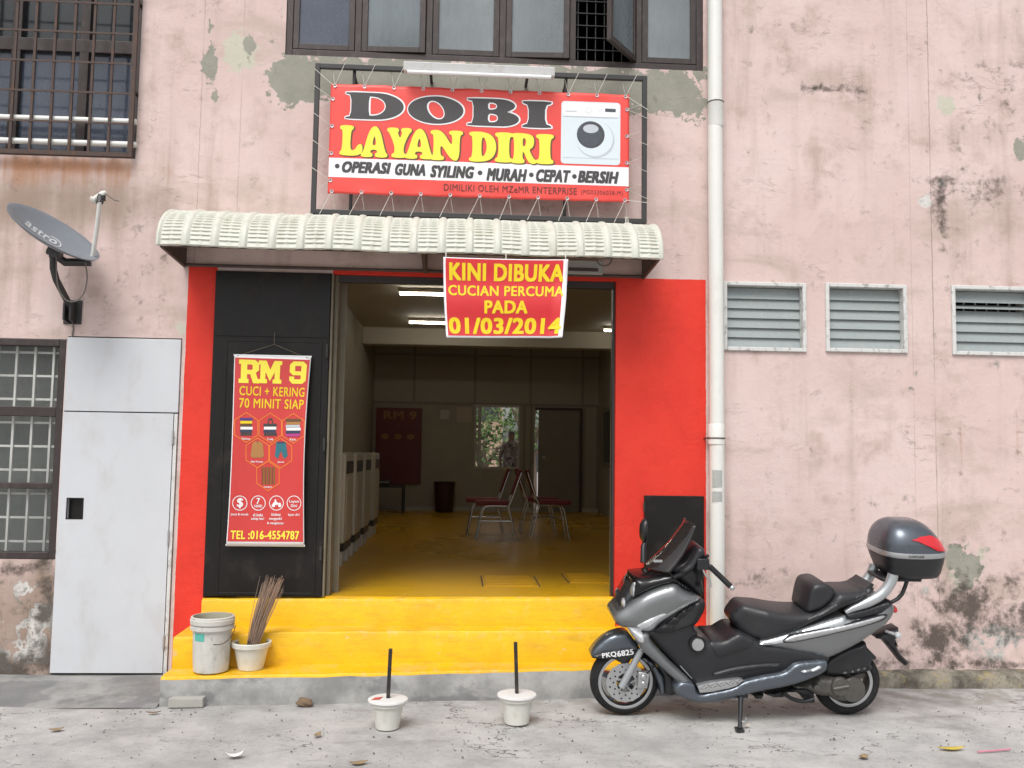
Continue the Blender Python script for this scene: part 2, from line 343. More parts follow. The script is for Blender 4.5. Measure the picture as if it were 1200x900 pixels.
def yellow_material():
    t = NT('yellow_paint', .5, 0, .4); pos = t.pos
    mid = t.noise(3., 7, .62); fine = t.noise(26, 6, .65)
    c = t.mix(t.step(mid, .35, .7), (.82, .475, .003), (.72, .40, .003))
    c = t.mix(t.step(fine, .56, .8, 0, .5), c, (.58, .30, .02))
    c = t.mix(t.step(t.noise(2.2, 8, .7, t.mapv(pos, (1, 1, 3), (3, 2, 1))), .6, .75, 0, .35), c, (.80, .55, .16))
    ch = t.noise(7, 7, .7, t.mapv(pos, (1, 1, 1.6), (9, 5, 2)))
    gl = t.noise(4, 7, .7, t.mapv(pos, (1, 1, 5), (1, 1, 1))); c = t.mix(t.step(gl, .48, .70, 0, .5), c, (.52, .29, .02))
    c = t.mix(t.step(ch, .655, .68, 0, .8), c, (.66, .55, .40))
    pt = t.n.new('ShaderNodeNewGeometry').outputs['Pointiness']; nz = t.xyz(t.n.new('ShaderNodeNewGeometry').outputs['True Normal'])[2]
    wr = t.math('MULTIPLY', t.step(pt, .52, .58), t.step(t.noise(11, 7, .7), .55, .62)); c = t.mix(t.math('MULTIPLY', wr, .5), c, (.50, .46, .38))
    tr = t.math('MULTIPLY', t.step(nz, .5, .9), t.step(t.noise(4.5, 7, .68), .44, .64)); c = t.mix(t.math('MULTIPLY', tr, .36), c, (.58, .44, .16))
    t.color(c); t.bump(t.math('ADD', mid, t.math('MULTIPLY', fine, .5)), .4, .014); t.set('Roughness', t.step(fine, .3, .7, .42, .62))
    return t.m
def floor_material():
    t = NT('yellow_floor_paint', .22, 0, .5); pos = t.pos
    mid = t.noise(.7, 4, .5); fine = t.noise(14, 6, .6); X, Y, Z = t.xyz()
    c = t.mix(mid, (.70, .39, .010), (.64, .345, .009))
    c = t.mix(t.step(t.noise(.9, 3), .5, .75, 0, .3), c, (.46, .24, .02))
    t.color(c); t.set('Roughness', t.step(t.noise(.8, 2), .3, .7, .26, .33)); t.bump(t.noise(1.2, 2), .03, .01)
    return t.m
def cement_material(name='rough_cement', k=1.):
    t = NT(name, .9, 0, .2); pos = t.pos
    mid = t.noise(3.5, 8, .65); fine = t.noise(30, 6, .65)
    c = t.mix(t.step(mid, .3, .7), (.22*k, .22*k, .215*k), (.40*k, .395*k, .38*k)); c = t.mix(t.step(fine, .55, .8, 0, .4), c, (.15, .15, .145))
    c = t.mix(t.step(t.noise(1.6, 5, .6, t.mapv(pos, (1, 1, 2), (2, 7, 3))), .56, .62, 0, .6), c, (.15, .15, .155))
    t.color(c); t.bump(t.math('ADD', mid, t.math('MULTIPLY', fine, .5)), .4, .012); return t.m
M = dict(
 facade=facade_material(), ground=ground_material(), yellow=yellow_material(), floor=floor_material(), cement=cement_material(), ramp=cement_material('ramp_cement', .8),
 black_steel=mat('black_steel_paint', (.011, .0095, .009), .36, 0, .3, 3, .35, 3.5, .3, dirt=(.034, .028, .022), dv=.7),
 dark_steel=mat('dark_frame_paint', (.035, .034, .034), .45, 0, .2, 8),
 rust_steel=mat('rusty_grille', (.075, .05, .042), .7, .2, .3, 20, .2, 80, dirt=(.19, .09, .05)),
 brown_alu=mat('brown_window_frame', (.045, .034, .032), .42, .2, .2, 10, dirt=(.12, .10, .09), dv=.4),
 glass=None,
 white_door=mat('white_door_paint', (.57, .585, .61), .42, 0, .07, 2.5, .3, 3.5, .5, dirt=(.44, .425, .41), dv=.38),
 khaki=mat('khaki_jamb_paint', (.17, .145, .10), .5, 0, .2, 6),
 white_wood=mat('peeling_white_frame', (.62, .62, .60), .7, 0, .06, 14, .2, 60, dirt=(.20, .17, .15), dv=.75),
 louvre=mat('frosted_louvre_glass', (.31, .345, .345), .26, 0, .12, 7, 0, 60, .4, dirt=(.30, .31, .29), dv=.5),
 pvc=mat('white_pipe_plastic', (.74, .74, .70), .4, 0, .05, 4, 0, 60, .5, dirt=(.62, .61, .55), dv=.4),
 grey_patch=mat('grey_patch', (.40, .41, .39), .7, 0, .15, 20),
 awning=mat('cream_awning_plastic', (.575, .58, .51), .5, 0, .06, 6, .1, 60, .4, dirt=(.44, .42, .34), dv=.6),
 bracket=mat('brown_bracket', (.085, .06, .052), .7, 0, .3, 10, .2, 40),
 banner_red=mat('red_banner_vinyl', (.78, .072, .058), .42, 0, .05, 2.5, .15, 3),
 banner_red2=mat('deep_red_banner_vinyl', (.62, .026, .03), .42, 0, .06, 2.5, .15, 3),
 banner_red_shaded=mat('shaded_red_vinyl', (.60, .05, .045), .42, 0, .06, 2.5, .15, 3),  # darker red: the shade over the poster is put into its colour
 sign_black=mat('sign_print_black', (.055, .05, .052), .5), sign_white=mat('sign_print_white', (.82, .82, .83), .45, 0, .03),
 sign_yellow=mat('sign_print_yellow', (.92, .78, .07), .45, 0, .03), sign_gold=mat('sign_print_gold', (.82, .60, .01), .45, 0, .03),
 sign_orange=mat('sign_print_orange', (.85, .25, .03), .45, 0, .03),
 sign_maroon=mat('sign_print_maroon', (.16, .03, .025), .5), sign_grey=mat('sign_print_grey', (.50, .54, .58), .45), sign_dark=mat('sign_print_slate', (.07, .08, .095), .3),
 sign_pale=mat('sign_print_pale_blue', (.66, .74, .78), .45, 0, .03),
 sign_tan=mat('sign_print_tan', (.42, .20, .06), .5), sign_teal=mat('sign_print_teal', (.03, .16, .20), .5), sign_green=mat('sign_print_green', (.10, .16, .02), .5),
 sign_violet=mat('sign_print_violet', (.08, .04, .22), .5), sign_pink=mat('sign_print_magenta', (.45, .05, .25), .5), sign_navy=mat('sign_print_navy', (.04, .05, .09), .5), sign_brown=mat('sign_print_brown', (.13, .07, .03), .5),
 cord=mat('white_nylon_cord', (.68, .65, .58), .8), tube_white=mat('white_batten', (.60, .60, .59), .4, 0, .05, 8, 0, 60, .5, dirt=(.40, .38, .34), dv=.5),
 alu=mat('bare_aluminium', (.50, .51, .52), .38, .75, .1, 10, 0, 60, .5), steel=mat('chrome_tube', (.55, .55, .54), .2, 1., .05),
 dish=mat('dish_grey_paint', (.19, .213, .24), .45, 0, .12, 8, .06, 80, .5, dirt=(.20, .19, .18), dv=.4),
 dish_print=mat('faded_white_print', (.55, .57, .6), .5),
 cable=mat('grey_cable', (.16, .14, .125), .6), rubber=mat('tyre_rubber', (.016, .016, .017), .75, 0, .25, 20, .3, 120, .3, dirt=(.06, .055, .05), dv=.5),
 gun=mat('gunmetal_paint', (.215, .225, .23), .36, .65, .06, 4, 0, 60, .5, coat=.5), gun_dark=mat('dark_gunmetal_paint', (.12, .138, .162), .33, .7, .08, 4, 0, 60, .5, coat=.4),
 silver=mat('silver_paint', (.46, .485, .50), .34, .6, .05, 5, 0, 60, .5, coat=.5), plastic=mat('black_trim_plastic', (.017, .018, .021), .38, 0, .25, 6, .05, 150, .5, dirt=(.045, .043, .042), dv=.35),
 black_gloss=mat('gloss_black', (.008, .008, .009), .12, 0, .2, 5), seat=mat('black_seat_vinyl', (.021, .022, .025), .42, 0, .18, 7, .12, 260, .5, dirt=(.04, .038, .036), dv=.4),
 engine=mat('cast_engine_metal', (.13, .125, .115), .5, .6, .2, 14, .25, 60, .5, dirt=(.05, .042, .035), dv=.7),
 lens_clear=mat('clear_lamp_lens', (.62, .64, .66), .12, .35, .1, 30), lens_red=mat('red_lens', (.62, .012, .02), .12, 0, .1, 20, 0, 60, .6, coat=.6),
 bucket=mat('dusty_plastic_pail', (.56, .55, .51), .6, 0, .08, 9, .1, 40, .4, dirt=(.33, .31, .27), dv=.7), bucket_in=mat('pail_inside', (.30, .29, .22), .8, 0, .2, 12),
 teal=mat('teal_pail_print', (.10, .42, .36), .6, 0, .15, 15), pot=mat('cream_pot_plastic', (.66, .655, .60), .48, 0, .04, 10, 0, 60, .4, dirt=(.50, .47, .40), dv=.5),
 pot_fill=mat('white_cement_fill', (.66, .65, .63), .85, 0, .08, 15, .3, 60), pot_red=mat('red_splash', (.55, .07, .06), .6),
 post=mat('black_painted_stick', (.02, .017, .016), .4, 0, .3, 12, dirt=(.10, .06, .045), dv=.5), broom=mat('coconut_rib', (.36, .255, .19), .75, 0, .35, 40),
 brick=mat('grey_cement_brick', (.36, .35, .32), .9, 0, .12, 20, .5, 60), stone=mat('brown_stone', (.17, .115, .07), .9, 0, .4, 25, .5, 40),
 leaf_y=mat('yellow_leaf', (.55, .42, .06), .6, 0, .2, 30), leaf_b=mat('dry_leaf', (.28, .20, .11), .8, 0, .3, 30), straw=mat('pink_straw', (.62, .22, .30), .5),
 paper=mat('white_litter', (.75, .74, .73), .7), gravel=mat('loose_gravel', (.30, .29, .27), .9, 0, .5, 9), gravel_d=mat('dark_gravel', (.10, .09, .085), .9, 0, .5, 9),
 in_wall=mat('drab_inside_wall', (.37, .34, .275), .7, 0, .06, 3), in_ceiling=mat('inside_ceiling', (.46, .42, .34), .8, 0, .05, 3), in_trim=mat('inside_trim', (.24, .225, .18), .6), skirting=mat('pale_skirting', (.48, .47, .42), .6),
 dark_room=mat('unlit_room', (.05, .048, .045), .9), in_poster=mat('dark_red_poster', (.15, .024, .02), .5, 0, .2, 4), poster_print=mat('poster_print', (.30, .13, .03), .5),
 washer=mat('washer_enamel', (.56, .53, .45), .35, 0, .04, 4), washer_dark=mat('washer_dark_band', (.03, .028, .026), .4), block=mat('white_block', (.62, .60, .54), .8),
 bin=mat('maroon_bin', (.05, .016, .014), .5), red_vinyl=mat('red_chair_vinyl', (.20, .016, .018), .5), notice=mat('notice_paper', (.52, .44, .36), .8), notice_w=mat('white_notice', (.56, .55, .50), .8),
 bark=mat('bark', (.15, .11, .08), .9, 0, .3, 12, .5, 20), leafs=mat('tree_leaves', (.075, .13, .03), .6, 0, .6, 3), tan_wall=mat('tan_wall', (.36, .25, .18), .85), house_dark=mat('house_opening', (.03, .03, .03), .6), roof=mat('rear_roof', (.28, .11, .06), .8),
 skin=mat('person_skin', (.23, .13, .085), .6), hair=mat('black_hair', (.012, .011, .011), .6), trouser=mat('dark_trousers', (.03, .035, .05), .8),
 moss=None, backing_grey=mat('grey_pane_backing', (.20, .21, .20), .85, 0, .2, 3),  # dim grey for the sheets added behind window panes
)
def glass_material(name, c, rough=.06, lo=.55, hi=.92):
    t = NT(name, rough, 0, .7); pos = t.pos
    d = t.noise(.9, 3, .5); f = t.noise(30, 5, .7, t.mapv(pos, (1, 1, .25)))
    t.color(t.mix(t.step(d, .3, .7), tuple(x*.9 for x in c), tuple(x*1.1 for x in c)))
    t.set('Roughness', t.step(d, .3, .7, rough, rough+.12)); t.set('Alpha', t.step(t.math('ADD', d, t.math('MULTIPLY', f, .3)), .4, .9, lo, hi)); return t.m
M['glass'] = glass_material('sky_toned_window_glass', (.17, .20, .215)); M['glass_l'] = glass_material('pale_window_glass', (.25, .28, .29)); M['glass_b'] = glass_material('bluish_window_glass', (.075, .09, .125))  # sky reflection is painted into the pane colours as flat greys
M['glass_c'] = glass_material('clear_window_glass', (.12, .13, .13), .05, .04, .26); M['glass_d'] = glass_material('dark_window_glass', (.028, .033, .037))
def tint_material(name='smoked_screen', al=.74):
    t = NT(name, .06, 0, .6); t.color((.03, .025, .024)); t.set('Alpha', al); t.set('Coat Weight', .5); return t.m
M['tint'] = tint_material(); M['lamp_lens'] = tint_material('smoked_lamp_lens', .35)
def moss_material():
    t = NT('mossy_kerb', .95, 0, .2); mid = t.noise(5, 8, .65); fine = t.noise(35, 5, .65); X, Y, Z = t.xyz()
    c = t.mix(t.step(mid, .35, .65), (.10, .09, .075), (.30, .27, .22)); c = t.mix(t.step(fine, .5, .75, 0, .7), c, (.05, .045, .035))
    c = t.mix(t.step(t.noise(9, 6, .6), .55, .65, 0, .6), c, (.34, .28, .14)); t.color(c); t.bump(t.math('ADD', mid, fine), .6, .02); return t.m
M['moss'] = moss_material()
def emit_mat(name, c, s):
    t = NT(name); t.color((.8, .8, .78)); t.set('Emission Color', c); t.set('Emission Strength', s); return t.m
M['lamp'] = emit_mat('lit_fluorescent_tube', (1., .94, .82), 21.)
def camo_material():
    t = NT('patterned_shirt', .85); p = t.objco(); n = t.noise(9, 3, .5, p); c = t.mix(t.step(n, .42, .46), (.05, .042, .04), (.20, .14, .12)); t.color(t.mix(t.step(t.noise(13, 2, .5, t.mapv(p, (1, 1, 1), (3, 3, 3))), .54, .58), c, (.34, .28, .25))); return t.m
M['shirt'] = camo_material()

# ------------------------------------------------------------------ setting
def ground_patch():
    mb = MB(); xs = np.unique(np.concatenate([np.linspace(-60, -6, 12), np.linspace(-6, 7, 66), np.linspace(7, 60, 12)]))
    ys = np.unique(np.concatenate([np.linspace(-60, -7, 10), np.linspace(-7, .3, 40), np.linspace(.3, 80, 14)]))
    rng = np.random.RandomState(3)
    def h(x, y):
        if -6 < x < 7 and -7 < y < -.2: return .006*math.sin(3.1*x+1.3*y)*math.sin(2.3*y-x)-.004
        return -.004
    vs = [(x, y, h(x, y)) for y in ys for x in xs]; n = len(xs)
    mb.add(vs, [(j*n+i, j*n+i+1, (j+1)*n+i+1, (j+1)*n+i) for j in range(len(ys)-1) for i in range(n-1)])
    tag(mb.build('ground', M['ground'], smooth=60), kind='structure')
ground_patch()
# cement ramp before the white door
mb = MB(); mb.grid(lambda a, b: (-3.55+1.585*a+(.25-.25*a)*(1-b)*0-(1-b)*.30*(1-a), -.62*(1-b)-.001, .066*min(1, b*1.15)**.8-.004+.003*math.sin(9*a)), 16, 10)
mb.box((-3.6, -.001, -.02), (-1.96, .2, .062)); tag(mb.build('ramp', M['ramp'], smooth=50), kind='structure')
# kerb along the foot of the right wall
mb = MB(); n = 60
prof = [(-.115, -.02), (-.108, .07), (-.085, .098), (-.03, .108), (.001, .112)]
rng = np.random.RandomState(5); js = rng.uniform(-.008, .008, (n+1, len(prof), 2))
mb.grid(lambda a, b: (1.89+4.2*a, prof[round(b*4)][0]+js[round(a*n), round(b*4), 0], prof[round(b*4)][1]+js[round(a*n), round(b*4), 1]), n, 4)
tag(mb.build('kerb', M['moss'], smooth=50), kind='structure')

# ------------------------------------------------------------------ the shophouse
bld = thing('shophouse', 'weathered pink shophouse front with a red painted bay and an open laundry inside', 'building', (0, 0, 0))
HOLES = dict(bay=(-1.855, 1.184, 0, 3.045), door=(-2.918, -2.085, .05, 2.525), low=(-4.25, -2.926, .885, 2.50), grille=(-4.1, -2.492, 3.885, 5.7),
             up=(-1.402, 1.868, 4.745, 6.15), l1=(2.032, 2.664, 2.535, 3.052), l2=(2.842, 3.470, 2.543, 3.06), l3=(3.856, 4.50, 2.54, 3.068))
def facade():
    X0, X1, Z0, Z1, TH = -5.2, 6.0, -.02, 7.4, .20
    xs = set(np.round(np.arange(X0, X1+.001, .035), 4)); zs = set(np.round(np.arange(Z0, Z1+.001, .035), 4))
    for a, b, c, d in HOLES.values(): xs |= {a, b}; zs |= {c, d}
    for q in (-2.06, 1.885): xs |= {q-.008, q+.008}
    for q in (3.075,): zs |= {q-.008, q+.008}
    def clean(s, keep):
        s = sorted(s); out = [s[0]]
        for v in s[1:]:
            if v-out[-1] < .007:
                if v in keep: out[-1] = v
            else: out.append(v)
        return out
    kx = {q for h in HOLES.values() for q in h[:2]}; kz = {q for h in HOLES.values() for q in h[2:]}
    xs = clean(xs, kx); zs = clean(zs, kz); nx = len(xs)
    vs = [(x, 0, z) for z in zs for x in xs]; fs = []
    for j in range(len(zs)-1):
        for i in range(nx-1):
            cx, cz = (xs[i]+xs[i+1])/2, (zs[j]+zs[j+1])/2
            if any(a < cx < b and c < cz < d for a, b, c, d in HOLES.values()): continue
            fs.append((j*nx+i, j*nx+i+1, (j+1)*nx+i+1, (j+1)*nx+i))
    mb = MB(); mb.add(vs, fs)
    for a, b, c, d in HOLES.values():       # reveals
        for p, q in (((a, c), (a, d)), ((a, d), (b, d)), ((b, d), (b, c)), ((b, c), (a, c))):
            k = 24; pts = [(p[0]+(q[0]-p[0])*i/k, p[1]+(q[1]-p[1])*i/k) for i in range(k+1)]
            mb.add([(x, yy, z) for yy in (0, TH) for x, z in pts], [(i, i+1, k+2+i, k+1+i) for i in range(k)])
    o = mb.build('facade_wall', M['facade'], bld, fix=False)
    V = np.array(mb.v); x, z = V[:, 0], V[:, 2]
    F = {k: np.zeros(len(V)) for k in ('dark', 'grey', 'pale', 'white', 'rust', 'brown', 'red')}
    def blob(k, u, v, ru, rv, s=1., hard=2.):
        c = P(u, v, y=0); e = 154.; dx = (x-c[0])/(ru/e); dz = (z-c[2])/(rv/e)
        F[k] = np.maximum(F[k], s*np.exp(-.7*(dx*dx+dz*dz)**(hard/2)))
    def rect(k, x0, x1, z0, z1, s=1., soft=.03):
        a = np.clip(np.minimum(np.minimum(x-x0, x1-x), np.minimum(z-z0, z1-z))/soft*.5+.5, 0, 1); F[k] = np.maximum(F[k], s*a)
    for b in [(1110, 213, 26, 8, .9), (1102, 240, 10, 34, .9), (1135, 214, 60, 5, .75), (1165, 222, 45, 20, .5), (1128, 222, 30, 40, .45), (1105, 280, 8, 18, .6),
              (1130, 715, 46, 40, .95), (1100, 752, 42, 34, .95), (1168, 738, 60, 32, .8), (1150, 700, 40, 14, .7), (1195, 712, 25, 40, .7), (1060, 775, 60, 10, .8), (1140, 778, 90, 9, .85), (1120, 690, 60, 50, .5),
              (975, 103, 36, 5, .75), (1165, 90, 60, 6, .5), (1000, 125, 40, 14, .4), (920, 65, 16, 8, .4), (720, 700, 3, 3, 0),
              (10, 785, 60, 30, 1.1), (52, 720, 10, 70, .95), (55, 690, 13, 60, .95), (58, 760, 16, 40, .95), (10, 668, 60, 8, .75), (20, 700, 30, 40, .5), (35, 800, 50, 12, 1.), (870, 680, 26, 8, .55), (855, 700, 10, 20, .45), (885, 668, 30, 5, .4),
              (1120, 380, 3, 90, .35), (1180, 78, 60, 4, .5), (1125, 500, 3, 45, .5), (1193, 500, 3, 60, .5), (155, 300, 40, 40, .28), (170, 350, 30, 30, .25), (930, 30, 60, 10, .3), (1160, 130, 50, 30, .3)]: blob('dark', *b)
    for b in [(247, 75, 9, 28, .95), (252, 112, 5, 10, .8), (246, 30, 4, 10, .7), (292, 52, 9, 15, .75), (345, 95, 34, 24, 1.05), (1118, 655, 16, 16, .85), (1135, 668, 16, 22, .95), (1196, 175, 9, 18, .85), (20, 700, 18, 12, .5), (650, 500, 1, 1, 0)]: blob('grey', *b, 3.)
    rect('grey', -1.42, 1.88, 4.36, 4.76, .92, .12)
    for b in [(280, 60, 22, 26, .9), (1109, 122, 14, 14, .9), (212, 385, 8, 8, .8), (1143, 655, 20, 24, .5), (870, 750, 15, 10, .4), (1120, 680, 14, 20, .6)]: blob('pale', *b, 3.)
    for b in [(28, 690, 18, 12, .8), (48, 735, 12, 32, .95), (25, 765, 30, 16, .9), (1085, 235, 9, 9, .8), (1165, 748, 46, 22, .72), (1175, 765, 50, 14, .6), (1104, 214, 6, 5, .8), (1085, 685, 8, 14, .6), (15, 730, 20, 12, .55)]: blob('white', *b)
    for b in [(70, 194, 95, 12, 1.), (60, 206, 110, 16, .6), (150, 200, 8, 20, .7), (1126, 520, 4, 40, .6), (1192, 510, 4, 40, .6)]: blob('rust', *b)
    for b in [(60, 235, 150, 42, .95), (180, 300, 60, 60, .55), (160, 130, 24, 80, .55), (20, 330, 90, 70, .45), (1150, 60, 90, 50, .3), (960, 80, 60, 40, .4), (1010, 200, 40, 60, .2), (1150, 300, 60, 60, .35), (1100, 640, 60, 80, .35), (30, 730, 60, 80, 1.05), (50, 690, 20, 50, 1.),
              (870, 640, 30, 40, .25), (960, 470, 60, 20, .3), (500, 290, 300, 30, .25), (900, 40, 70, 40, .45), (980, 90, 60, 26, .6), (930, 75, 40, 18, .5), (1165, 40, 50, 30, .45), (1130, 160, 70, 24, .5), (965, 205, 30, 40, .35), (880, 190, 30, 60, .25), (1180, 245, 30, 60, .6), (1040, 480, 40, 30, .3), (975, 545, 50, 18, .4), (190, 70, 40, 60, .3), (200, 190, 50, 60, .45), (250, 190, 40, 60, .25), (300, 330, 40, 40, .2), (140, 255, 40, 50, .5), (900, 590, 60, 30, .3), (1150, 610, 40, 40, .3), (860, 110, 20, 60, .4), (780, 240, 40, 40, .35), (350, 180, 30, 80, .2), (100, 360, 70, 50, .25), (930, 540, 60, 30, .25)]: blob('brown', *b)
    rect('red', -2.06, -1.845, .0, 3.075, 1., .016); rect('red', -.99, 1.3, 3.0, 3.083, 1., .016); rect('red', 1.15, 1.885, 0, 3.072, 1., .016)
    F['red'][V[:, 1] > .01] *= 1
    for k, f in F.items():
        a = o.data.attributes.new(k, 'FLOAT', 'POINT'); a.data.foreach_set('value', f.astype(np.float32))
facade()
# side, rear and roof shell, inside walls
mb = MB(); mb.box((-5.2, .2, -.02), (-5.05, 10.6, 7.4)); mb.build('side_wall', M['tan_wall'], bld); mb = MB(); mb.box((5.85, .2, -.02), (6.0, 10.6, 7.4)); mb.build('side_wall', M['tan_wall'], bld)
mb = MB(); mb.box((-5.2, 0.002, 7.4), (6.0, 10.6, 7.6)); mb.build('roof', M['cement'], bld)
LWX, RWX, BY, FZ, CZ = -1.62, 2.62, 10.2, .63, 3.75
mb = MB(); mb.box((LWX-.12, .21, FZ-.1), (LWX, BY, CZ+.2)); mb.build('inside_wall', M['in_wall'], bld)
mb = MB(); mb.box((RWX, .21, FZ-.1), (RWX+.12, BY, CZ+.2)); mb.build('inside_wall', M['in_wall'], bld)
# returns that close the bay behind the front wall
mb = MB(); mb.box((-2.2, .201, 0), (-1.87, .26, CZ)); mb.box((1.19, .205, 0), (2.75, .26, CZ)); mb.box((-1.87, .205, 3.04), (1.19, .26, CZ+.1)); mb.build('inside_return', M['in_wall'], bld)
mb = MB(); mb.box((LWX, .02, .3), (RWX, BY, FZ)); mb.build('laundry_floor', M['floor'], bld)
mb = MB(); mb.box((LWX, .21, CZ), (RWX, BY, CZ+.15)); mb.build('ceiling', M['in_ceiling'], bld)
mb = MB(); mb.box((LWX, 8.0, 3.47), (RWX, 8.3, CZ)); mb.build('ceiling_beam', M['in_ceiling'], bld, bevel=.01)
# rear wall with window and door openings
def pz(u, v, y=BY): return P(u, v, y=y)
wx0, wx1 = pz(557, 510)[0], pz(608, 510)[0]; wz0, wz1 = pz(582, 547)[2], pz(582, 477)[2]
dx0, dx1 = pz(626, 540)[0], pz(679, 540)[0]; dz1 = pz(650, 481)[2]
mb = MB()
for a in [((LWX, 0), (wx0, CZ)), ((wx0, 0), (wx1, wz0)), ((wx0, wz1), (wx1, CZ)), ((wx1, 0), (dx0, CZ)), ((dx0, dz1), (dx1, CZ)), ((dx1, 0), (RWX, CZ))]:
    mb.box((a[0][0], BY, a[0][1]), (a[1][0], BY+.12, a[1][1]))
mb.box((-5.05, BY+.001, 0), (LWX, BY+.2, 7.4)); mb.box((RWX, BY+.001, 0), (5.85, BY+.2, 7.4)); mb.box((LWX, BY+.001, CZ), (RWX, BY+.2, 7.4)); mb.box((dx0, BY, 0), (dx1, BY+.12, FZ))
mb.build('rear_wall', M['in_wall'], bld)
mb = MB()
tz = pz(600, 474)[2]
mb.box((LWX, BY-.02, tz-.02), (RWX, BY-.001, tz+.02))
for u in (486, 557, 622, 683):
    x = pz(u, 440)[0]; mb.box((x-.02, BY-.018, tz+.02), (x+.02, BY-.001, CZ))
for u in (614, 622, 684, 700):
    x = pz(u, 540)[0]; mb.box((x-.02, BY-.018, FZ), (x+.02, BY-.001, tz-.02))
z2 = pz(600, 418)[2]; mb.box((LWX, BY-.03, z2-.02), (RWX, BY-.0015, z2+.02))
mb.build('wall_batten', M['in_trim'], bld)
mb = MB(); mb.box((LWX, BY-.025, FZ), (dx0-.03, BY-.001, FZ+.07)); mb.box((dx1+.03, BY-.025, FZ), (RWX, BY-.001, FZ+.07)); mb.build('skirting', M['skirting'], bld)
rw = MB(); t = .035
rw.box((wx0-.02, BY-.03, wz0-.05), (wx1+.02, BY-.002, wz0)); rw.box((wx0-.02, BY-.03, wz1), (wx1+.02, BY-.002, wz1+.04)); rw.box((wx0-.02, BY-.03, wz0), (wx0+.015, BY-.002, wz1)); rw.box((wx1-.015, BY-.03, wz0), (wx1+.02, BY-.002, wz1))
rw.box((wx0+.05, BY+.04, wz0), (wx0+.11, BY+.08, wz1))
rwo = rw.build('rear_window', M['skirting'], bld)
ajar = .12    # rear door stands ajar
dw = dx1-dx0-.02
mb = MB(); hx, hy = dx1-.001, BY+.06; ca, sa = math.cos(ajar*.4), math.sin(ajar*.4)
def dp(a, b, z): return (hx-a*ca-b*sa, hy-a*sa-b*ca, z)
mb.hexa([dp(0, 0, FZ+.001), dp(dw-.055, 0, FZ+.001), dp(dw-.055, .04, FZ+.001), dp(0, .04, FZ+.001)], [dp(0, 0, dz1-.002), dp(dw-.055, 0, dz1-.002), dp(dw-.055, .04, dz1-.002), dp(0, .04, dz1-.002)])
rdo = mb.build('rear_door', M['in_trim'], bld, bevel=.004)
mb = MB(); mb.lathe([(.0, -.03), (.025, -.025), (.025, 0), (.0, .004)], dp(dw-.17, .06, 1.65), 'y', 12); mb.build('door_knob', M['steel'], rdo, smooth=40)
# door frame of the rear door
mb = MB(); mb.box((dx1+.001, BY-.03, FZ), (dx1+.05, BY-.0022, dz1+.05)); mb.box((dx0, BY-.03, dz1), (dx1, BY-.0022, dz1+.05)); mb.build('door_frame', M['bracket'], bld)
# a window in the right inside wall, seen edge on
mb = MB(); mb.box((RWX-.03, 8.6, 1.5), (RWX-.001, 8.68, 2.55)); mb.box((RWX-.03, 9.5, 1.5), (RWX-.001, 9.58, 2.55)); mb.box((RWX-.03, 8.68, 2.47), (RWX-.001, 9.5, 2.55)); mb.box((RWX-.03, 8.68, 1.5), (RWX-.001, 9.5, 1.58))
iw = mb.build('inside_window', M['in_trim'], bld); mb = MB(); mb.box((RWX-.012, 8.68, 1.58), (RWX-.002, 9.5, 2.47)); mb.build('pane', M['glass_d'], iw)
# dark rooms behind the other windows
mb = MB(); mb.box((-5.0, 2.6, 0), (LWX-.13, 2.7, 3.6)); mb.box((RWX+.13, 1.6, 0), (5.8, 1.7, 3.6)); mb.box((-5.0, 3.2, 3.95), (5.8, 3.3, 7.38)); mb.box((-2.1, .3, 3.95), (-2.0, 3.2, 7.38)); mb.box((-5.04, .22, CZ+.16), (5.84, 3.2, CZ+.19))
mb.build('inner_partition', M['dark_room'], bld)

def frame_rect(mb, x0, x1, z0, z1, t, y0, y1, m=0):
    mb.box((x0, y0, z0), (x0+t, y1, z1), m); mb.box((x1-t, y0, z0), (x1, y1, z1), m); mb.box((x0+t, y0, z0), (x1-t, y1, z0+t), m); mb.box((x0+t, y0, z1-t), (x1-t, y1, z1), m)
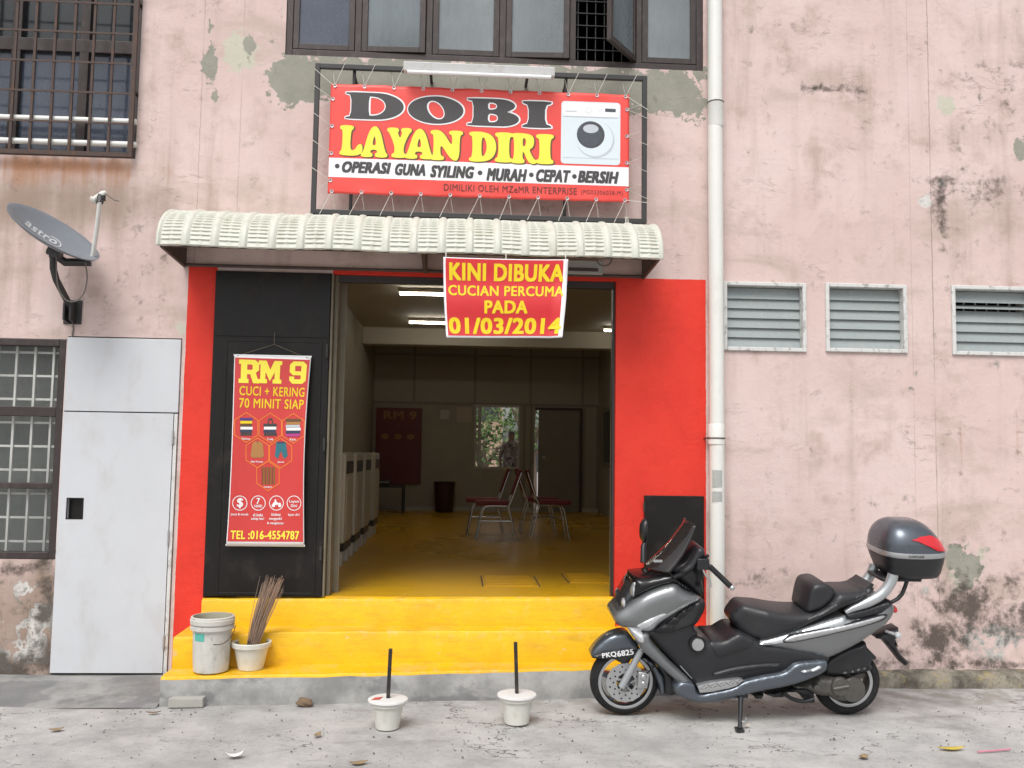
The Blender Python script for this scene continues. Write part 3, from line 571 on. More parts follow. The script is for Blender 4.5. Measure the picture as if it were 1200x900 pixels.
# upper casement window
def upper_window():
    a, b, c, d = HOLES['up']; mb = MB(); frame_rect(mb, a+.002, b-.002, c+.002, d-.002, .05, .01, .10)
    cuts = [P(u, 45, y=.03)[0] for u in (420, 503, 589, 671, 748)]
    for x in cuts: mb.box((x-.025, .012, c+.052), (x+.025, .098, d-.052))
    wnd = mb.build('casement_window', M['brown_alu'], bld, bevel=.004)
    edges = [a+.052]+sum([[x-.025, x+.025] for x in cuts], [])+[b-.052]
    opens = [0, .04, .0, .05, .95, 0]; hinge = ['l', 'l', 'l', 'l', 'r', 'r']
    gl = ['glass_b', 'glass', 'glass_l', 'glass_l', 'glass', 'glass_l']
    for i in range(6):
        x0, x1 = edges[2*i]+.003, edges[2*i+1]-.003; z0, z1 = c+.056, d-.056; W = x1-x0; an = opens[i]
        def q(s, y, z, x0=x0, x1=x1, an=an, i=i):
            if hinge[i] == 'l': return (x0+s*math.cos(an)+y*math.sin(an), .03-s*math.sin(an)+y*math.cos(an), z)
            return (x1-s*math.cos(an)-y*math.sin(an), .03-s*math.sin(an)+y*math.cos(an), z)
        def bar(mb, s0, s1, za, zb, ya, yb): mb.hexa([q(s0, ya, za), q(s1, ya, za), q(s1, yb, za), q(s0, yb, za)], [q(s0, ya, zb), q(s1, ya, zb), q(s1, yb, zb), q(s0, yb, zb)])
        mb = MB(); T = .045
        bar(mb, 0, T, z0, z1, -.02, .015); bar(mb, W-T, W, z0, z1, -.02, .015); bar(mb, T, W-T, z0, z0+T, -.02, .015); bar(mb, T, W-T, z1-T, z1, -.02, .015)
        mb.build('sash', M['brown_alu'], wnd, bevel=.003)
        mb = MB(); bar(mb, T, W-T, z0+T, z1-T, -.004, .002); mb.build('pane', M[gl[i]], wnd)
    mb = MB(); mb.box((a+.06, .35, c+.1), (cuts[3], .37, d)); mb.build('added_backing', M['backing_grey'], wnd)  # added grey sheet that tones the panes in place of reflections
    mb = MB(); 
    x0, x1 = edges[8], edges[9]
    for k in range(14): mb.box((x0, .06, c+.06+k*.1), (x1, .068, c+.066+k*.1))
    for k in range(7): mb.box((x0+.02+k*.07, .068, c+.055), (x0+.026+k*.07, .074, d-.055))
    mb.build('insect_screen', M['dark_steel'], wnd)
upper_window()
# upper left window behind a rusty grille
def grille_window():
    a, b, c, d = HOLES['grille']; mb = MB(); frame_rect(mb, a+.002, b-.002, c+.002, d-.002, .06, .06, .14)
    for u in (20, 100): mb.box((P(u, 60, y=.08)[0]-.035, .06, c+.062), (P(u, 60, y=.08)[0]+.035, .14, d-.062))
    zb = P(60, 55, y=.1)[2]; mb.box((a+.062, .058, zb-.05), (b-.062, .142, zb+.05))
    wn = mb.build('window', M['brown_alu'], bld, bevel=.004)
    mb = MB(); mb.box((a+.06, .1, c+.06), (b-.06, .105, zb-.05)); mb.build('pane', M['glass_b'], wn)
    mb = MB(); mb.box((a+.06, .11, zb+.05), (b-.06, .115, d-.06)); mb.build('pane', M['glass_d'], wn)
    mb = MB(); x = b-.10
    while x > a: mb.box((x-.006, .1605, c+.06), (x+.006, .17, zb)); x -= .105
    z = c+.14
    while z < zb: mb.box((a, .1715, z-.006), (b, .18, z+.006)); z += .2
    mb.build('inner_bars', M['dark_steel'], wn)
    mb = MB(); frame_rect(mb, a-.3, b-.004, c-.01, d+.2, .035, -.07, -.045)
    x = b-.04-.143
    while x > a-.3: mb.box((x-.010, -.066, c+.025), (x+.010, -.05, d+.16)); x -= .143
    z = c+.245
    while z < d: mb.box((a-.28, -.0705, z-.008), (b-.03, -.0662, z+.008)); z += .232
    for z in (c+.5, c+1.2): mb.box((b-.03, -.05, z), (b-.012, .06, z+.02))
    mb.build('security_grille', M['rust_steel'], wn, bevel=.002)
    for v, u1 in ((140, 160), (167, 160)):
        zz = P(80, v, y=-.02)[2]; mb = MB(); mb.tube([(a-.3, -.02, zz), (P(u1, v, y=-.02)[0], -.02, zz)], .022, 14); mb.build('white_rail', M['pvc'], wn, smooth=50)
grille_window()
# low left window: dark frame, pale bars behind the glass
def low_window():
    a, b, c, d = HOLES['low']; mb = MB(); frame_rect(mb, a+.002, b-.002, c+.002, d-.002, .05, .0, .09)
    for v, tk in ((482, .035), (569, .022)):
        z = P(30, v, y=.03)[2]; mb.box((a+.052, .001, z-tk), (b-.052, .089, z+tk))
    wn = mb.build('window', M['brown_alu'], bld, bevel=.004)
    mb = MB(); mb.box((a+.05, .04, c+.05), (b-.05, .045, d-.05)); mb.build('pane', M['glass_c'], wn)
    mb = MB(); mb.box((a+.02, .19, c+.02), (b-.02, .196, d-.02)); mb.build('added_backing', M['backing_grey'], wn)  # added sheet, only there to turn the black behind the panes grey
    mb = MB(); x = b-.12
    while x > a: mb.box((x-.008, .075, c+.05), (x+.008, .09, d-.05)); x -= .135
    z = c+.12
    while z < d: mb.box((a, .0905, z-.008), (b-.05, .1, z+.008)); z += .175
    mb.build('security_bars', M['pvc'], wn)
low_window()
def louvre_window(h, gap=None):
    a, b, c, d = h; mb = MB(); frame_rect(mb, a-.012, b+.012, c-.012, d+.012, .030, -.02, .12); wn = mb.build('louvre_window', M['white_wood'], bld, bevel=.005)
    n = 6; z0, z1 = c+.03, d-.03; hgt = (z1-z0)/n
    for k in range(n):
        zc = z0+hgt*(k+.5); flat = .0 if gap != k else 1.
        an = R(16) if gap != k else R(62)
        dy, dz = .5*hgt*1.22*math.sin(an), .5*hgt*1.22*math.cos(an)
        mb = MB(); mb.hexa([(a+.020, .05-dy, zc-dz), (b-.020, .05-dy, zc-dz), (b-.020, .056-dy, zc-dz), (a+.020, .056-dy, zc-dz)], [(a+.020, .05+dy, zc+dz), (b-.020, .05+dy, zc+dz), (b-.020, .056+dy, zc+dz), (a+.020, .056+dy, zc+dz)])
        mb.build('louvre_blade', M['louvre'], wn)
    if gap is not None:
        mb = MB()
        for k in range(6): x = a+.08+k*.095; mb.box((x-.006, .14, c), (x+.006, .15, d))
        mb.build('inner_bars', M['white_wood'], wn)
for k, g in (('l1', None), ('l2', None), ('l3', 4)): louvre_window(HOLES[k], g)
# white steel door
def white_door():
    a, b, c, d = HOLES['door']; mb = MB(); zs = P(140, 483, y=-.01)[2]
    mb.box((a+.004, -.018, c+.03), (b-.07, .02, zs-.004)); hx0, hx1 = P(78, 596, y=-.02)[0], P(97, 596, y=-.02)[0]; hz0, hz1 = P(88, 608, y=-.02)[2], P(88, 584, y=-.02)[2]
    mb2 = MB(); za, zb = c+.03, zs-.004; xa, xb = a+.004, b-.035
    for q in (((xa, za), (xb, hz0)), ((xa, hz1), (xb, zb)), ((xa, hz0), (hx0, hz1)), ((hx1, hz0), (xb, hz1))): mb2.box((q[0][0], -.018, q[0][1]), (q[1][0], .02, q[1][1]))
    dr = mb2.build('door', M['white_door'], bld)
    mb = MB(); mb.box((a+.004, -.016, zs+.004), (b-.004, .02, d-.01)); mb.build('transom_panel', M['white_door'], dr, bevel=.003)
    mb = MB(); mb.box((hx0-.001, .022, hz0-.02), (hx1+.02, .12, hz1+.02)); frame_rect(mb, hx0-.004, hx1+.004, hz0-.004, hz1+.004, .008, -.0195, -.0165); mb.build('lock_hole', M['black_steel'], dr)
    mb = MB(); mb.box((b-.029, -.016, c+.01), (b-.006, .03, zs-.005)); mb.build('door_stop', M['white_wood'], dr)
    for z in (c+.25, c+1.0, zs-.18): mb = MB(); mb.tube([(b-.032, -.022, z-.05), (b-.032, -.022, z+.05)], .008, 8); mb.build('hinge', M['alu'], dr, smooth=50)
    mb = MB(); mb.box((a+.002, .03, c+.002), (b-.002, .06, d-.002)); mb.build('door_backing', M['dark_room'], dr)
white_door()
# black folding shutter beside the opening and its jamb
def shutter():
    a, b = -1.853, -.995; mb = MB(); z1 = 3.043; zm = P(320, 398, y=-.02)[2]
    mb.box((a, -.02, FZ), (b, .03, z1)); sh = mb.build('shutter_door', M['black_steel'], bld, bevel=.004)
    mb = MB(); frame_rect(mb, a+.09, b-.05, FZ+.01, zm, .02, -.028, -.0215); mb.box((a+.01, -.027, zm+.02), (b-.01, -.0216, zm+.024)); mb.build('shutter_frame', M['black_steel'], sh, bevel=.003)
    mb = MB(); mb.box((a+.11, -.0235, FZ+.03), (b-.07, -.0212, zm-.02)); mb.build('shutter_leaf', M['black_steel'], sh)
    for z in (.9, 1.7, 2.4): mb = MB(); mb.tube([(b-.012, -.034, z), (b-.012, -.034, z+.1)], .011, 8); mb.build('hinge', M['dark_steel'], sh, smooth=50)
    mb = MB(); mb.box((-.992, -.01, FZ), (-.975, .2, z1)); mb.box((-.973, .05, FZ), (-.945, .2, z1)); jm = mb.build('jamb', M['khaki'], bld, bevel=.003)
    mb = MB(); mb.box((-.99, .201, FZ), (-.90, .205, z1)); mb.build('jamb_stop', M['khaki'], jm)
    mb = MB(); mb.box((-1.8, .21, FZ+.002), (-.96, .26, CZ)); mb.build('inside_return', M['in_wall'], bld)
    mb = MB(); mb.box((-.944, .04, z1-.05), (1.183, .1, z1)); mb.box((1.166, .04, FZ), (1.183, .1, z1-.052)); mb.build('opening_frame', M['dark_steel'], bld)
    a, b = P(755, 615, y=-.02)[0], P(825, 615, y=-.02)[0]; z1 = P(790, 581, y=-.02)[2]
    mb = MB(); mb.box((a, -.025, .55), (b, .0, z1)); cv = mb.build('cabinet_cover', M['black_steel'], bld, bevel=.004)
    mb = MB(); mb.tube([(a-.002, -.028, z1-.12), (a-.002, -.028, z1-.05)], .008, 8); mb.tube([(a-.002, -.028, .75), (a-.002, -.028, .82)], .008, 8); mb.build('hinge', M['dark_steel'], cv, smooth=50)
shutter()

# ------------------------------------------------------------------ front steps
st = thing('front_steps', 'three painted yellow steps with a bare grey cement face at the bottom', 'steps', (-.4, -.3, 0))
def wob_step(name, pts, y_back, z0, z1s, m, mf=None, name2=None):
    """a step whose front edge follows pts (x,y) with height z1s"""
    mb = MB(); n = 40; xs = np.linspace(pts[0][0], pts[-1][0], n+1); yf = np.interp(xs, [p[0] for p in pts], [p[1] for p in pts]); zt = np.interp(xs, [p[0] for p in pts], z1s)
    rng = np.random.RandomState(len(name)); w1 = rng.uniform(-.005, .005, n+1); w2 = rng.uniform(-.004, .004, n+1)
    rows = [[(xs[i], yf[i]+w1[i]*.5-.004, z0) for i in range(n+1)], [(xs[i], yf[i]+w1[i], zt[i]-.018+w2[i]) for i in range(n+1)], [(xs[i], yf[i]+.012+w1[i], zt[i]+w2[i]*.5) for i in range(n+1)], [(xs[i], y_back, zt[i]+.006) for i in range(n+1)]]
    vs = [v for r in rows for v in r]; k = n+1
    fs = [(j*k+i, j*k+i+1, (j+1)*k+i+1, (j+1)*k+i) for j in range(3) for i in range(n)]
    mi = [0 if j else (1 if mf else 0) for j in range(3) for i in range(n)]
    o = len(mb.v); mb.v += vs; mb.f += fs; mb.mi += mi
    for e in (0, n): mb.add([rows[0][e], rows[1][e], rows[2][e], rows[3][e], (xs[e], y_back, z0)], [(0, 1, 2, 3, 4)], 1 if mf else 0)
    return mb.build(name, [m] + ([mf] if mf else []), st, smooth=50)
wob_step('bottom_step', [(-1.955, -.575), (-1.0, -.53), (-.2, -.47), (.95, -.36), (1.88, -.30)], -.10, -.01, [.187, .192, .196, .2, .2], M['yellow'], M['cement'])
wob_step('middle_step', [(-1.945, -.37), (-1.75, -.34), (-1.05, -.245), (-.2, -.205), (.97, -.185), (1.88, -.18)], .0, .15, [.405, .412, .42, .42, .42, .42], M['yellow'])
wob_step('top_step', [(-1.853, -.045), (1.183, -.035)], .025, .35, [.612, .634], M['yellow'])

# ------------------------------------------------------------------ awning
def awning():
    YF = -.56; xl, xr = P(183, 288, y=YF)[0], P(777, 303, y=YF)[0]; zf = P(480, 296, y=YF)[2]; zt = P(480, 258, y=-.15)[2]+.0
    root = thing('awning', 'cream ribbed plastic awning curving over the shop entrance', 'awning', ((xl+xr)/2, 0, zf))
    H = P(220, 251, y=-.06)[2]-zf
    nb = 18; bw = (xr-xl)/nb; NX = nb*14; NA = 95
    def f(a, b):
        x = xl+(xr-xl)*a; ph = (a*nb) % 1; dr = min(ph, 1-ph)
        rib = .016*max(0, 1-(dr/.14)**2)**.5 if dr < .14 else 0
        mid = .006 if abs(ph-.5) < .04 else 0
        th = b*math.pi/2                         # 0 at the wall, 90 deg at the front lip
        lou = 0
        if dr >= .16 and abs(ph-.5) > .06 and b > .2:
            q = (b*19) % 1; lou = .013*q-.005
        r = 1
        cy, cz = math.sin(th), math.cos(th)
        return (x, YF*cy-(rib+mid+lou)*cy-.004*math.sin(a*40)*b, zf+H*cz**.85+(rib+mid+lou)*cz*.9+.004*math.sin(a*23))
    mb = MB(); mb.grid(f, NX, NA); mb.build('canopy_sheet', M['awning'], root, smooth=35, fix=True, solid=.004)
    def brk(x0, x1, name='bracket'):
        mb = MB(); pts = [(YF*math.sin(t), zf+(H-.015)*math.cos(t)**.85-.012) for t in np.linspace(.12, math.pi/2-.05, 14)]
        lp = [(-.002, zf+H-.06)]+pts+[(YF+.02, zf-.005)]+[(YF*(1-s)+(-.002)*s, zf-.005-.03*s+.0*math.sin(s*30)) for s in np.linspace(.15, 1, 8)]
        for x in (x0, x1): mb.poly([lp], lambda p, q, x=x: (x, p, q))
        n = len(lp); mb.add([(x0, p, q) for p, q in lp]+[(x1, p, q) for p, q in lp], [(i, (i+1) % n, n+(i+1) % n, n+i) for i in range(n)])
        mb.build(name, M['bracket'], root)
    brk(xl+.02, xl+.04); brk(xr-.04, xr-.02)
    for x in (P(497, 300, y=-.3)[0],):
        brk(x-.012, x+.012)
    mb = MB(); mb.tube([(xl+.02, YF+.02, zf+.01), (xr-.02, YF+.02, zf+.01)], .012, 8); mb.tube([(xl+.02, -.02, zf-.02), (xr-.02, -.02, zf-.02)], .012, 8); mb.build('support_rail', M['bracket'], root, smooth=50)
    a, b = P(668, 312, y=-.06)[0], P(707, 312, y=-.06)[0]; z0, z1 = P(690, 321, y=-.06)[2], P(690, 305, y=-.06)[2]
    sh = thing('roller_sign_box', 'small dusty grey metal box tucked under the right part of the awning', 'box', ((a+b)/2, -.03, z0))
    mb = MB(); mb.box((a-.5, -.06, z0), (b, -.002, z1)); mb.build('casing', M['grey_patch'], sh, bevel=.006); mb = MB(); mb.box((a-.45, -.065, z0+.02), (b-.04, -.0605, z0+.045)); mb.build('slot', M['bracket'], sh)
    mb = MB(); c0 = P(708, 306, y=-.4); mb.tube([(c0[0]+.055*math.cos(t), -.4, c0[2]+.015-.05*math.sin(t)) for t in np.linspace(0, math.pi, 12)], .006, 8); mb.build('cable_loop', M['cable'], root, smooth=50)
    return YF, zf
AW_Y, AW_Z = awning()

# ------------------------------------------------------------------ main sign in its frame
def main_sign():
    YS = -.17
    x0, x1 = P(370, 160, y=YS)[0], P(755, 170, y=YS)[0]; z1 = P(560, 85, y=YS)[2]; z0 = P(560, 254, y=YS)[2]
    root = thing('shop_sign', 'wide red laundry sign reading DOBI LAYAN DIRI laced into a black steel frame', 'sign', ((x0+x1)/2, 0, z0))
    mb = MB(); frame_rect(mb, x0-.018, x1+.018, z0-.018, z1+.018, .036, YS-.02, YS+.015); mb.build('frame', M['dark_steel'], root, bevel=.003)
    for u in (410, 662):
        x = P(u, 250, y=YS)[0]; mb = MB(); mb.tube([(x, YS+.03, z1), (x, YS+.03, z0), (x+.01, -.03, z0-.13)], .013, 8); mb.tube([(x, YS+.03, z1-.05), (x, 0, z1-.05)], .012, 8); mb.tube([(x, YS+.03, z0+.05), (x, 0, z0+.05)], .012, 8)
        mb.build('bracket', M['dark_steel'], root, smooth=50)
    bx0, bx1 = P(386, 165, y=YS)[0], P(737, 175, y=YS)[0]; bz1, bz0 = P(560, 104.5, y=YS)[2], P(560, 232.5, y=YS)[2]
    def warp(x, z, d=0.):
        a, b = (x-bx0)/(bx1-bx0), (z-bz0)/(bz1-bz0); k = 11
        s = .0035*math.sin(a*math.pi*k*1)*max(0, abs(b-.5)*2-.84)/.16+.0012*math.sin(9*a+4*b)*(1-abs(2*b-1))
        zz = z+(.004*abs(math.sin(a*math.pi*k)))*((b-.5)*2)**5*-1
        return (x, YS-.006+s-d, zz)
    mb = MB(); mb.grid(lambda a, b: warp(bx0+(bx1-bx0)*a, bz0+(bz1-bz0)*b), 110, 40); bn = mb.build('banner', M['banner_red'], root, smooth=60, solid=.002)
    S1, S2 = tp(380, 90, 6), tp(560, 90, 6)
    def bx(S, uL, uR, vT, vB, S_r=None):
        vm, um = (vT+vB)/2, None
        a = S(uL, vm); b = (S_r or S)(uR, vm); mid = (a[0]+b[0])/2
        return (P(a[0], a[1], y=YS)[0], P(b[0], b[1], y=YS)[0], P(mid, S(0, vB)[1], y=YS)[2], P(mid, S(0, vT)[1], y=YS)[2])
    w1 = lambda d: (lambda x, z: warp(x, z, d))
    wd = [('D', bx(S1, 150, 560, 116, 304)), ('O', bx(S1, 588, 980, 140, 334)), ('B', bx(S1, 1005, 1370, 158, 350)), ('I', bx(S2, 312, 516, 175, 362))]
    mb = MB()
    for g, b in wd: put_glyph(mb, WD[g], b, w1(.0034), 1, .010, dx=.003)
    # white strip
    sx = lambda v: P(560, v, y=YS)[2]
    zs1, zs0 = P(560, 190.8, y=YS)[2], P(560, 213.2, y=YS)[2]
    mb.grid(lambda a, b: warp(bx0+.002+(bx1-bx0-.004)*a, zs0+(zs1-zs0)*b, .002), 60, 2)
    mb.build('white_print', M['sign_white'], bn)
    mb = MB()
    for g, b in wd: put_glyph(mb, WD[g], b, w1(.0042), 1)
    mb.build('heading_lettering', M['sign_black'], bn)
    ly = [('L', bx(S1, 112, 272, 346, 556)), ('A', bx(S1, 262, 445, 354, 568)), ('Y', bx(S1, 443, 612, 364, 572)), ('A', bx(S1, 570, 768, 372, 580)), ('N', bx(S1, 748, 972, 382, 590)),
          ('D', bx(S1, 1020, 1212, 392, 600)), ('I', bx(S2, 122, 242, 396, 604)), ('R', bx(S2, 234, 412, 402, 612)), ('I', bx(S2, 410, 530, 408, 616))]
    mb = MB()
    for i, (g, b) in enumerate(ly): put_glyph(mb, GL[g], b, w1(.0022+.0002*i), 2, .006, dx=.008, dz=-.004)
    mb.build('lettering_shadow', M['sign_brown'], bn)
    mb = MB()
    for i, (g, b) in enumerate(ly): put_glyph(mb, GL[g], b, w1(.0046+.0002*i), 2, .002)
    mb.build('yellow_lettering', M['sign_yellow'], bn)
    mb = MB()
    for s, b in (('OPERASI', bx(S1, 125, 470, 600, 682)), ('GUNA', bx(S1, 498, 712, 614, 698)), ('SYILING', bx(S1, 745, 1055, 628, 715)), ('MURAH', bx(S2, 60, 345, 648, 738)), ('CEPAT', bx(S2, 408, 652, 655, 745)), ('BERSIH', bx(S2, 700, 990, 665, 752))):
        put_text(mb, s, b, w1(.0032), .08, .25)
    for S, u, v in ((S1, 92, 630), (S1, 1095, 678), (S2, 375, 692), (S2, 678, 703)):
        c = P(*S(u, v), y=YS); mb.poly([arc(c[0], c[2], .018, .018, 0, 345, 15)], w1(.0032))
    mb.build('strip_lettering', M['sign_black'], bn)
    mb = MB(); put_text(mb, 'DIMILIKI OLEH MZeMR ENTERPRISE', bx(S1, 840, 1775, 770, 818), w1(.0032), .012); put_text(mb, '(PG03306038-M)', bx(S2, 725, 1020, 802, 842), w1(.0032), .0); mb.build('small_lettering', M['sign_maroon'], bn)
    # picture of a washing machine
    q = bx(S2, 584, 1000, 178, 618); X = lambda a: q[0]+(q[1]-q[0])*a; Z = lambda b: q[3]+(q[2]-q[3])*b
    def rr(a0, a1, b0, b1, r):
        pts = []
        for cx, cz, s in ((a1-r, b1-r*.9, 0), (a0+r, b1-r*.9, 90), (a0+r, b0+r*.9, 180), (a1-r, b0+r*.9, 270)): pts += [(X(cx+r*math.cos(R(s+t))), Z(cz+r*.9*math.sin(R(s+t)))) for t in (0, 22, 45, 68, 90)]
        return pts
    cir = lambda a, b, r, r2=None: [(X(a+r*math.cos(R(t))), Z(b+(r2 or r*.92)*math.sin(R(t)))) for t in range(0, 360, 12)]
    mb = MB(); mb.poly([rr(0, 1, 0, 1, .06)], w1(.0022), 0); mb.poly([rr(.02, .98, .02, .24, .05)], w1(.0027), 1)
    mb.poly([cir(.58, .60, .32)], w1(.0030), 3); mb.poly([cir(.565, .585, .31)], w1(.0034), 0); mb.poly([cir(.50, .53, .235)], w1(.0038), 2); mb.poly([cir(.505, .535, .215)], w1(.0042), 4)
    mb.poly([cir(.49, .535, .20)], w1(.0046), 2)
    mb.poly([[(X(.50+.13*math.cos(R(t))), Z(.435+.07*math.sin(R(t)))) for t in range(0, 360, 15)]], w1(.0050), 3)
    mb.poly([rr(.74, .92, .10, .155, .01)], w1(.0032), 2); mb.poly([rr(.07, .26, .155, .175, .008)], w1(.0032), 3); mb.poly([cir(.46, .14, .05)], w1(.0032), 3); mb.poly([cir(.46, .14, .043)], w1(.0036), 1)
    for k in range(3): mb.poly([cir(.62+.03*k, .12+.03*(k % 2), .01)], w1(.0032), 3)
    mb.poly([rr(.03, .97, .245, .252, .003)], w1(.0032), 3); mb.poly([rr(.03, .97, .90, .906, .003)], w1(.0032), 3)
    mb.build('washing_machine_picture', [M['sign_pale'], M['sign_white'], M['sign_dark'], M['sign_grey'], M['sign_black']], bn)
    # eyelets and lacing
    n = 11; rc = .0026; yb = YS-.012
    def eye(x, z): ey = MB(); ey.lathe([(.008, -.002), (.014, -.003), (.014, .003), (.008, .002)], (x, YS-.010, z), 'y', 12); ey.build('eyelet', M['alu'], bn, smooth=50)
    def cord(p, q, r, q2=None, r2=None):
        mb = MB(); mb.tube([q, p]+([q2] if q2 else []), r, 5); mb.build('lacing_cord', M['cord'], root, smooth=60)
    for k in range(n):
        xe = bx0+.03+(bx1-bx0-.06)*k/(n-1)
        for ze, zf2, sg in ((bz1-.018, z1, 1), (bz0+.018, z0, -1)):
            eye(xe, ze); dx = .075*(1 if sg > 0 else -1)
            cord((xe, yb, ze), (xe+dx+random.uniform(-.01, .01), YS-.024, zf2+sg*.02), rc, (xe-dx*.35, YS+.02, zf2))
    for k in range(4):
        ze = bz0+.10+(bz1-bz0-.22)*k/3
        for xe, xf, sg in ((bx0+.018, x0, -1), (bx1-.018, x1, 1)):
            eye(xe, ze); cord((xe, yb, ze), (xf+sg*.02, YS-.024, ze+(.09 if sg < 0 else -.07)), rc, (xf, YS+.02, ze-(.08 if sg < 0 else -.06)))
    for xe, xf, ze, zz in ((bx0+.02, x0-.02, bz1-.018, bz1+.10), (bx1-.02, x1+.02, bz1-.018, bz1-.12), (bx1-.02, x1+.02, bz0+.018, bz0)): cord((xe, yb, ze), (xf, YS-.024, zz), rc)
    xe = bx1-.03
    for k in range(3): cord((xe+.01*k, YS-.026, z0+.03), (xe+.01*k+.004, YS-.026, z0-.028), rc)
    # batten lamp over the sign
    ya = -.26; a, b = P(473, 79, y=ya), P(650, 86, y=ya)
    lt = thing('batten_lamp', 'unlit white fluorescent batten above the red sign', 'lamp', ((a[0]+b[0])/2, ya, a[2]))
    zz = (a[2]+b[2])/2; mb = MB(); mb.hexa([(a[0], ya-.02, zz-.03), (b[0], ya-.02, zz-.03), (b[0], ya+.05, zz-.03), (a[0], ya+.05, zz-.03)], [(a[0], ya-.035, zz+.035), (b[0], ya-.035, zz+.035), (b[0], ya+.05, zz+.04), (a[0], ya+.05, zz+.04)]); mb.build('housing', M['tube_white'], lt, bevel=.006)
    mb = MB(); mb.tube([(a[0]+.03, ya-.03, zz-.045), (b[0]-.03, ya-.03, zz-.045)], .014, 12); mb.build('tube', M['sign_white'], lt, smooth=50)
    mb = MB()
    for x in (a[0]+.2, b[0]-.2): mb.box((x-.01, ya+.05, zz-.01), (x+.01, 0, zz+.01))
    mb.build('arm', M['dark_steel'], lt)
main_sign()

# ------------------------------------------------------------------ banner hung on the awning lip
def hung_banner():
    YB = AW_Y-.035; K = tp(500, 280, 4)
    tl, tr, brr, bl = (P(*K(*q), y=YB) for q in ((78, 84), (664, 95), (632, 466), (92, 462)))
    root = thing('paper_banner', 'small red and yellow opening banner hanging from the awning lip', 'banner', ((tl[0]+tr[0])/2, YB, bl[2]))
    def S(a, b, d=0.):      # a across, b up
        p = (tl*(1-a)+tr*a)*b+(bl*(1-a)+brr*a)*(1-b)
        curl = -.05*max(0, a-.90)/.1*(1-b)
        return (p[0]-.012*math.sin(math.pi*b)*((1 if a < .5 else -1)*abs(a-.5)), YB+.010*math.sin(6*a+2*b)+.006*math.sin(11*b)+curl-d, p[2]-.010*math.sin(math.pi*a)*b)
    def inv(u, v):          # photo pixel to sheet fraction
        p = P(*K(u, v), y=YB); b = .5
        for _ in range(6):
            L = tl*b+bl*(1-b); Rr = tr*b+brr*(1-b); a = (p[0]-L[0])/(Rr[0]-L[0]); T = tl*(1-a)+tr*a; B = bl*(1-a)+brr*a; b = (p[2]-B[2])/(T[2]-B[2])
        return a, b
    mb = MB(); mb.grid(lambda a, b: S(a, b), 40, 30); sh = mb.build('sheet', M['sign_white'], root, smooth=60, solid=.0015)
    mb = MB(); mb.grid(lambda a, b: S(.018+a*.945, .025+b*.965, .002), 40, 30); mb.build('red_print', M['banner_red2'], sh, smooth=60)
    mb = MB()
    for s, uL, uR, vT, vB, bo in (('KINI DIBUKA', 106, 638, 108, 200, .05), ('CUCIAN PERCUMA', 104, 636, 213, 270, .035), ('PADA', 272, 470, 286, 350, .05), ('01/03/2014', 104, 622, 366, 448, .05)):
        a0, b1 = inv(uL, vT); a1, b0 = inv(uR, vB); put_text(mb, s, (a0, a1, b0, b1), lambda x, z: S(x, z, .004), bo)
    mb.build('lettering', M['sign_gold'], sh)
    mb = MB()
    for a, b in ((.02, .985), (.5, .99), (.98, .985)): q = S(a, b); mb.tube([q, (q[0], AW_Y-.005, q[2]+.05)], .003, 5)
    mb.build('tie_cord', M['cord'], root)
hung_banner()

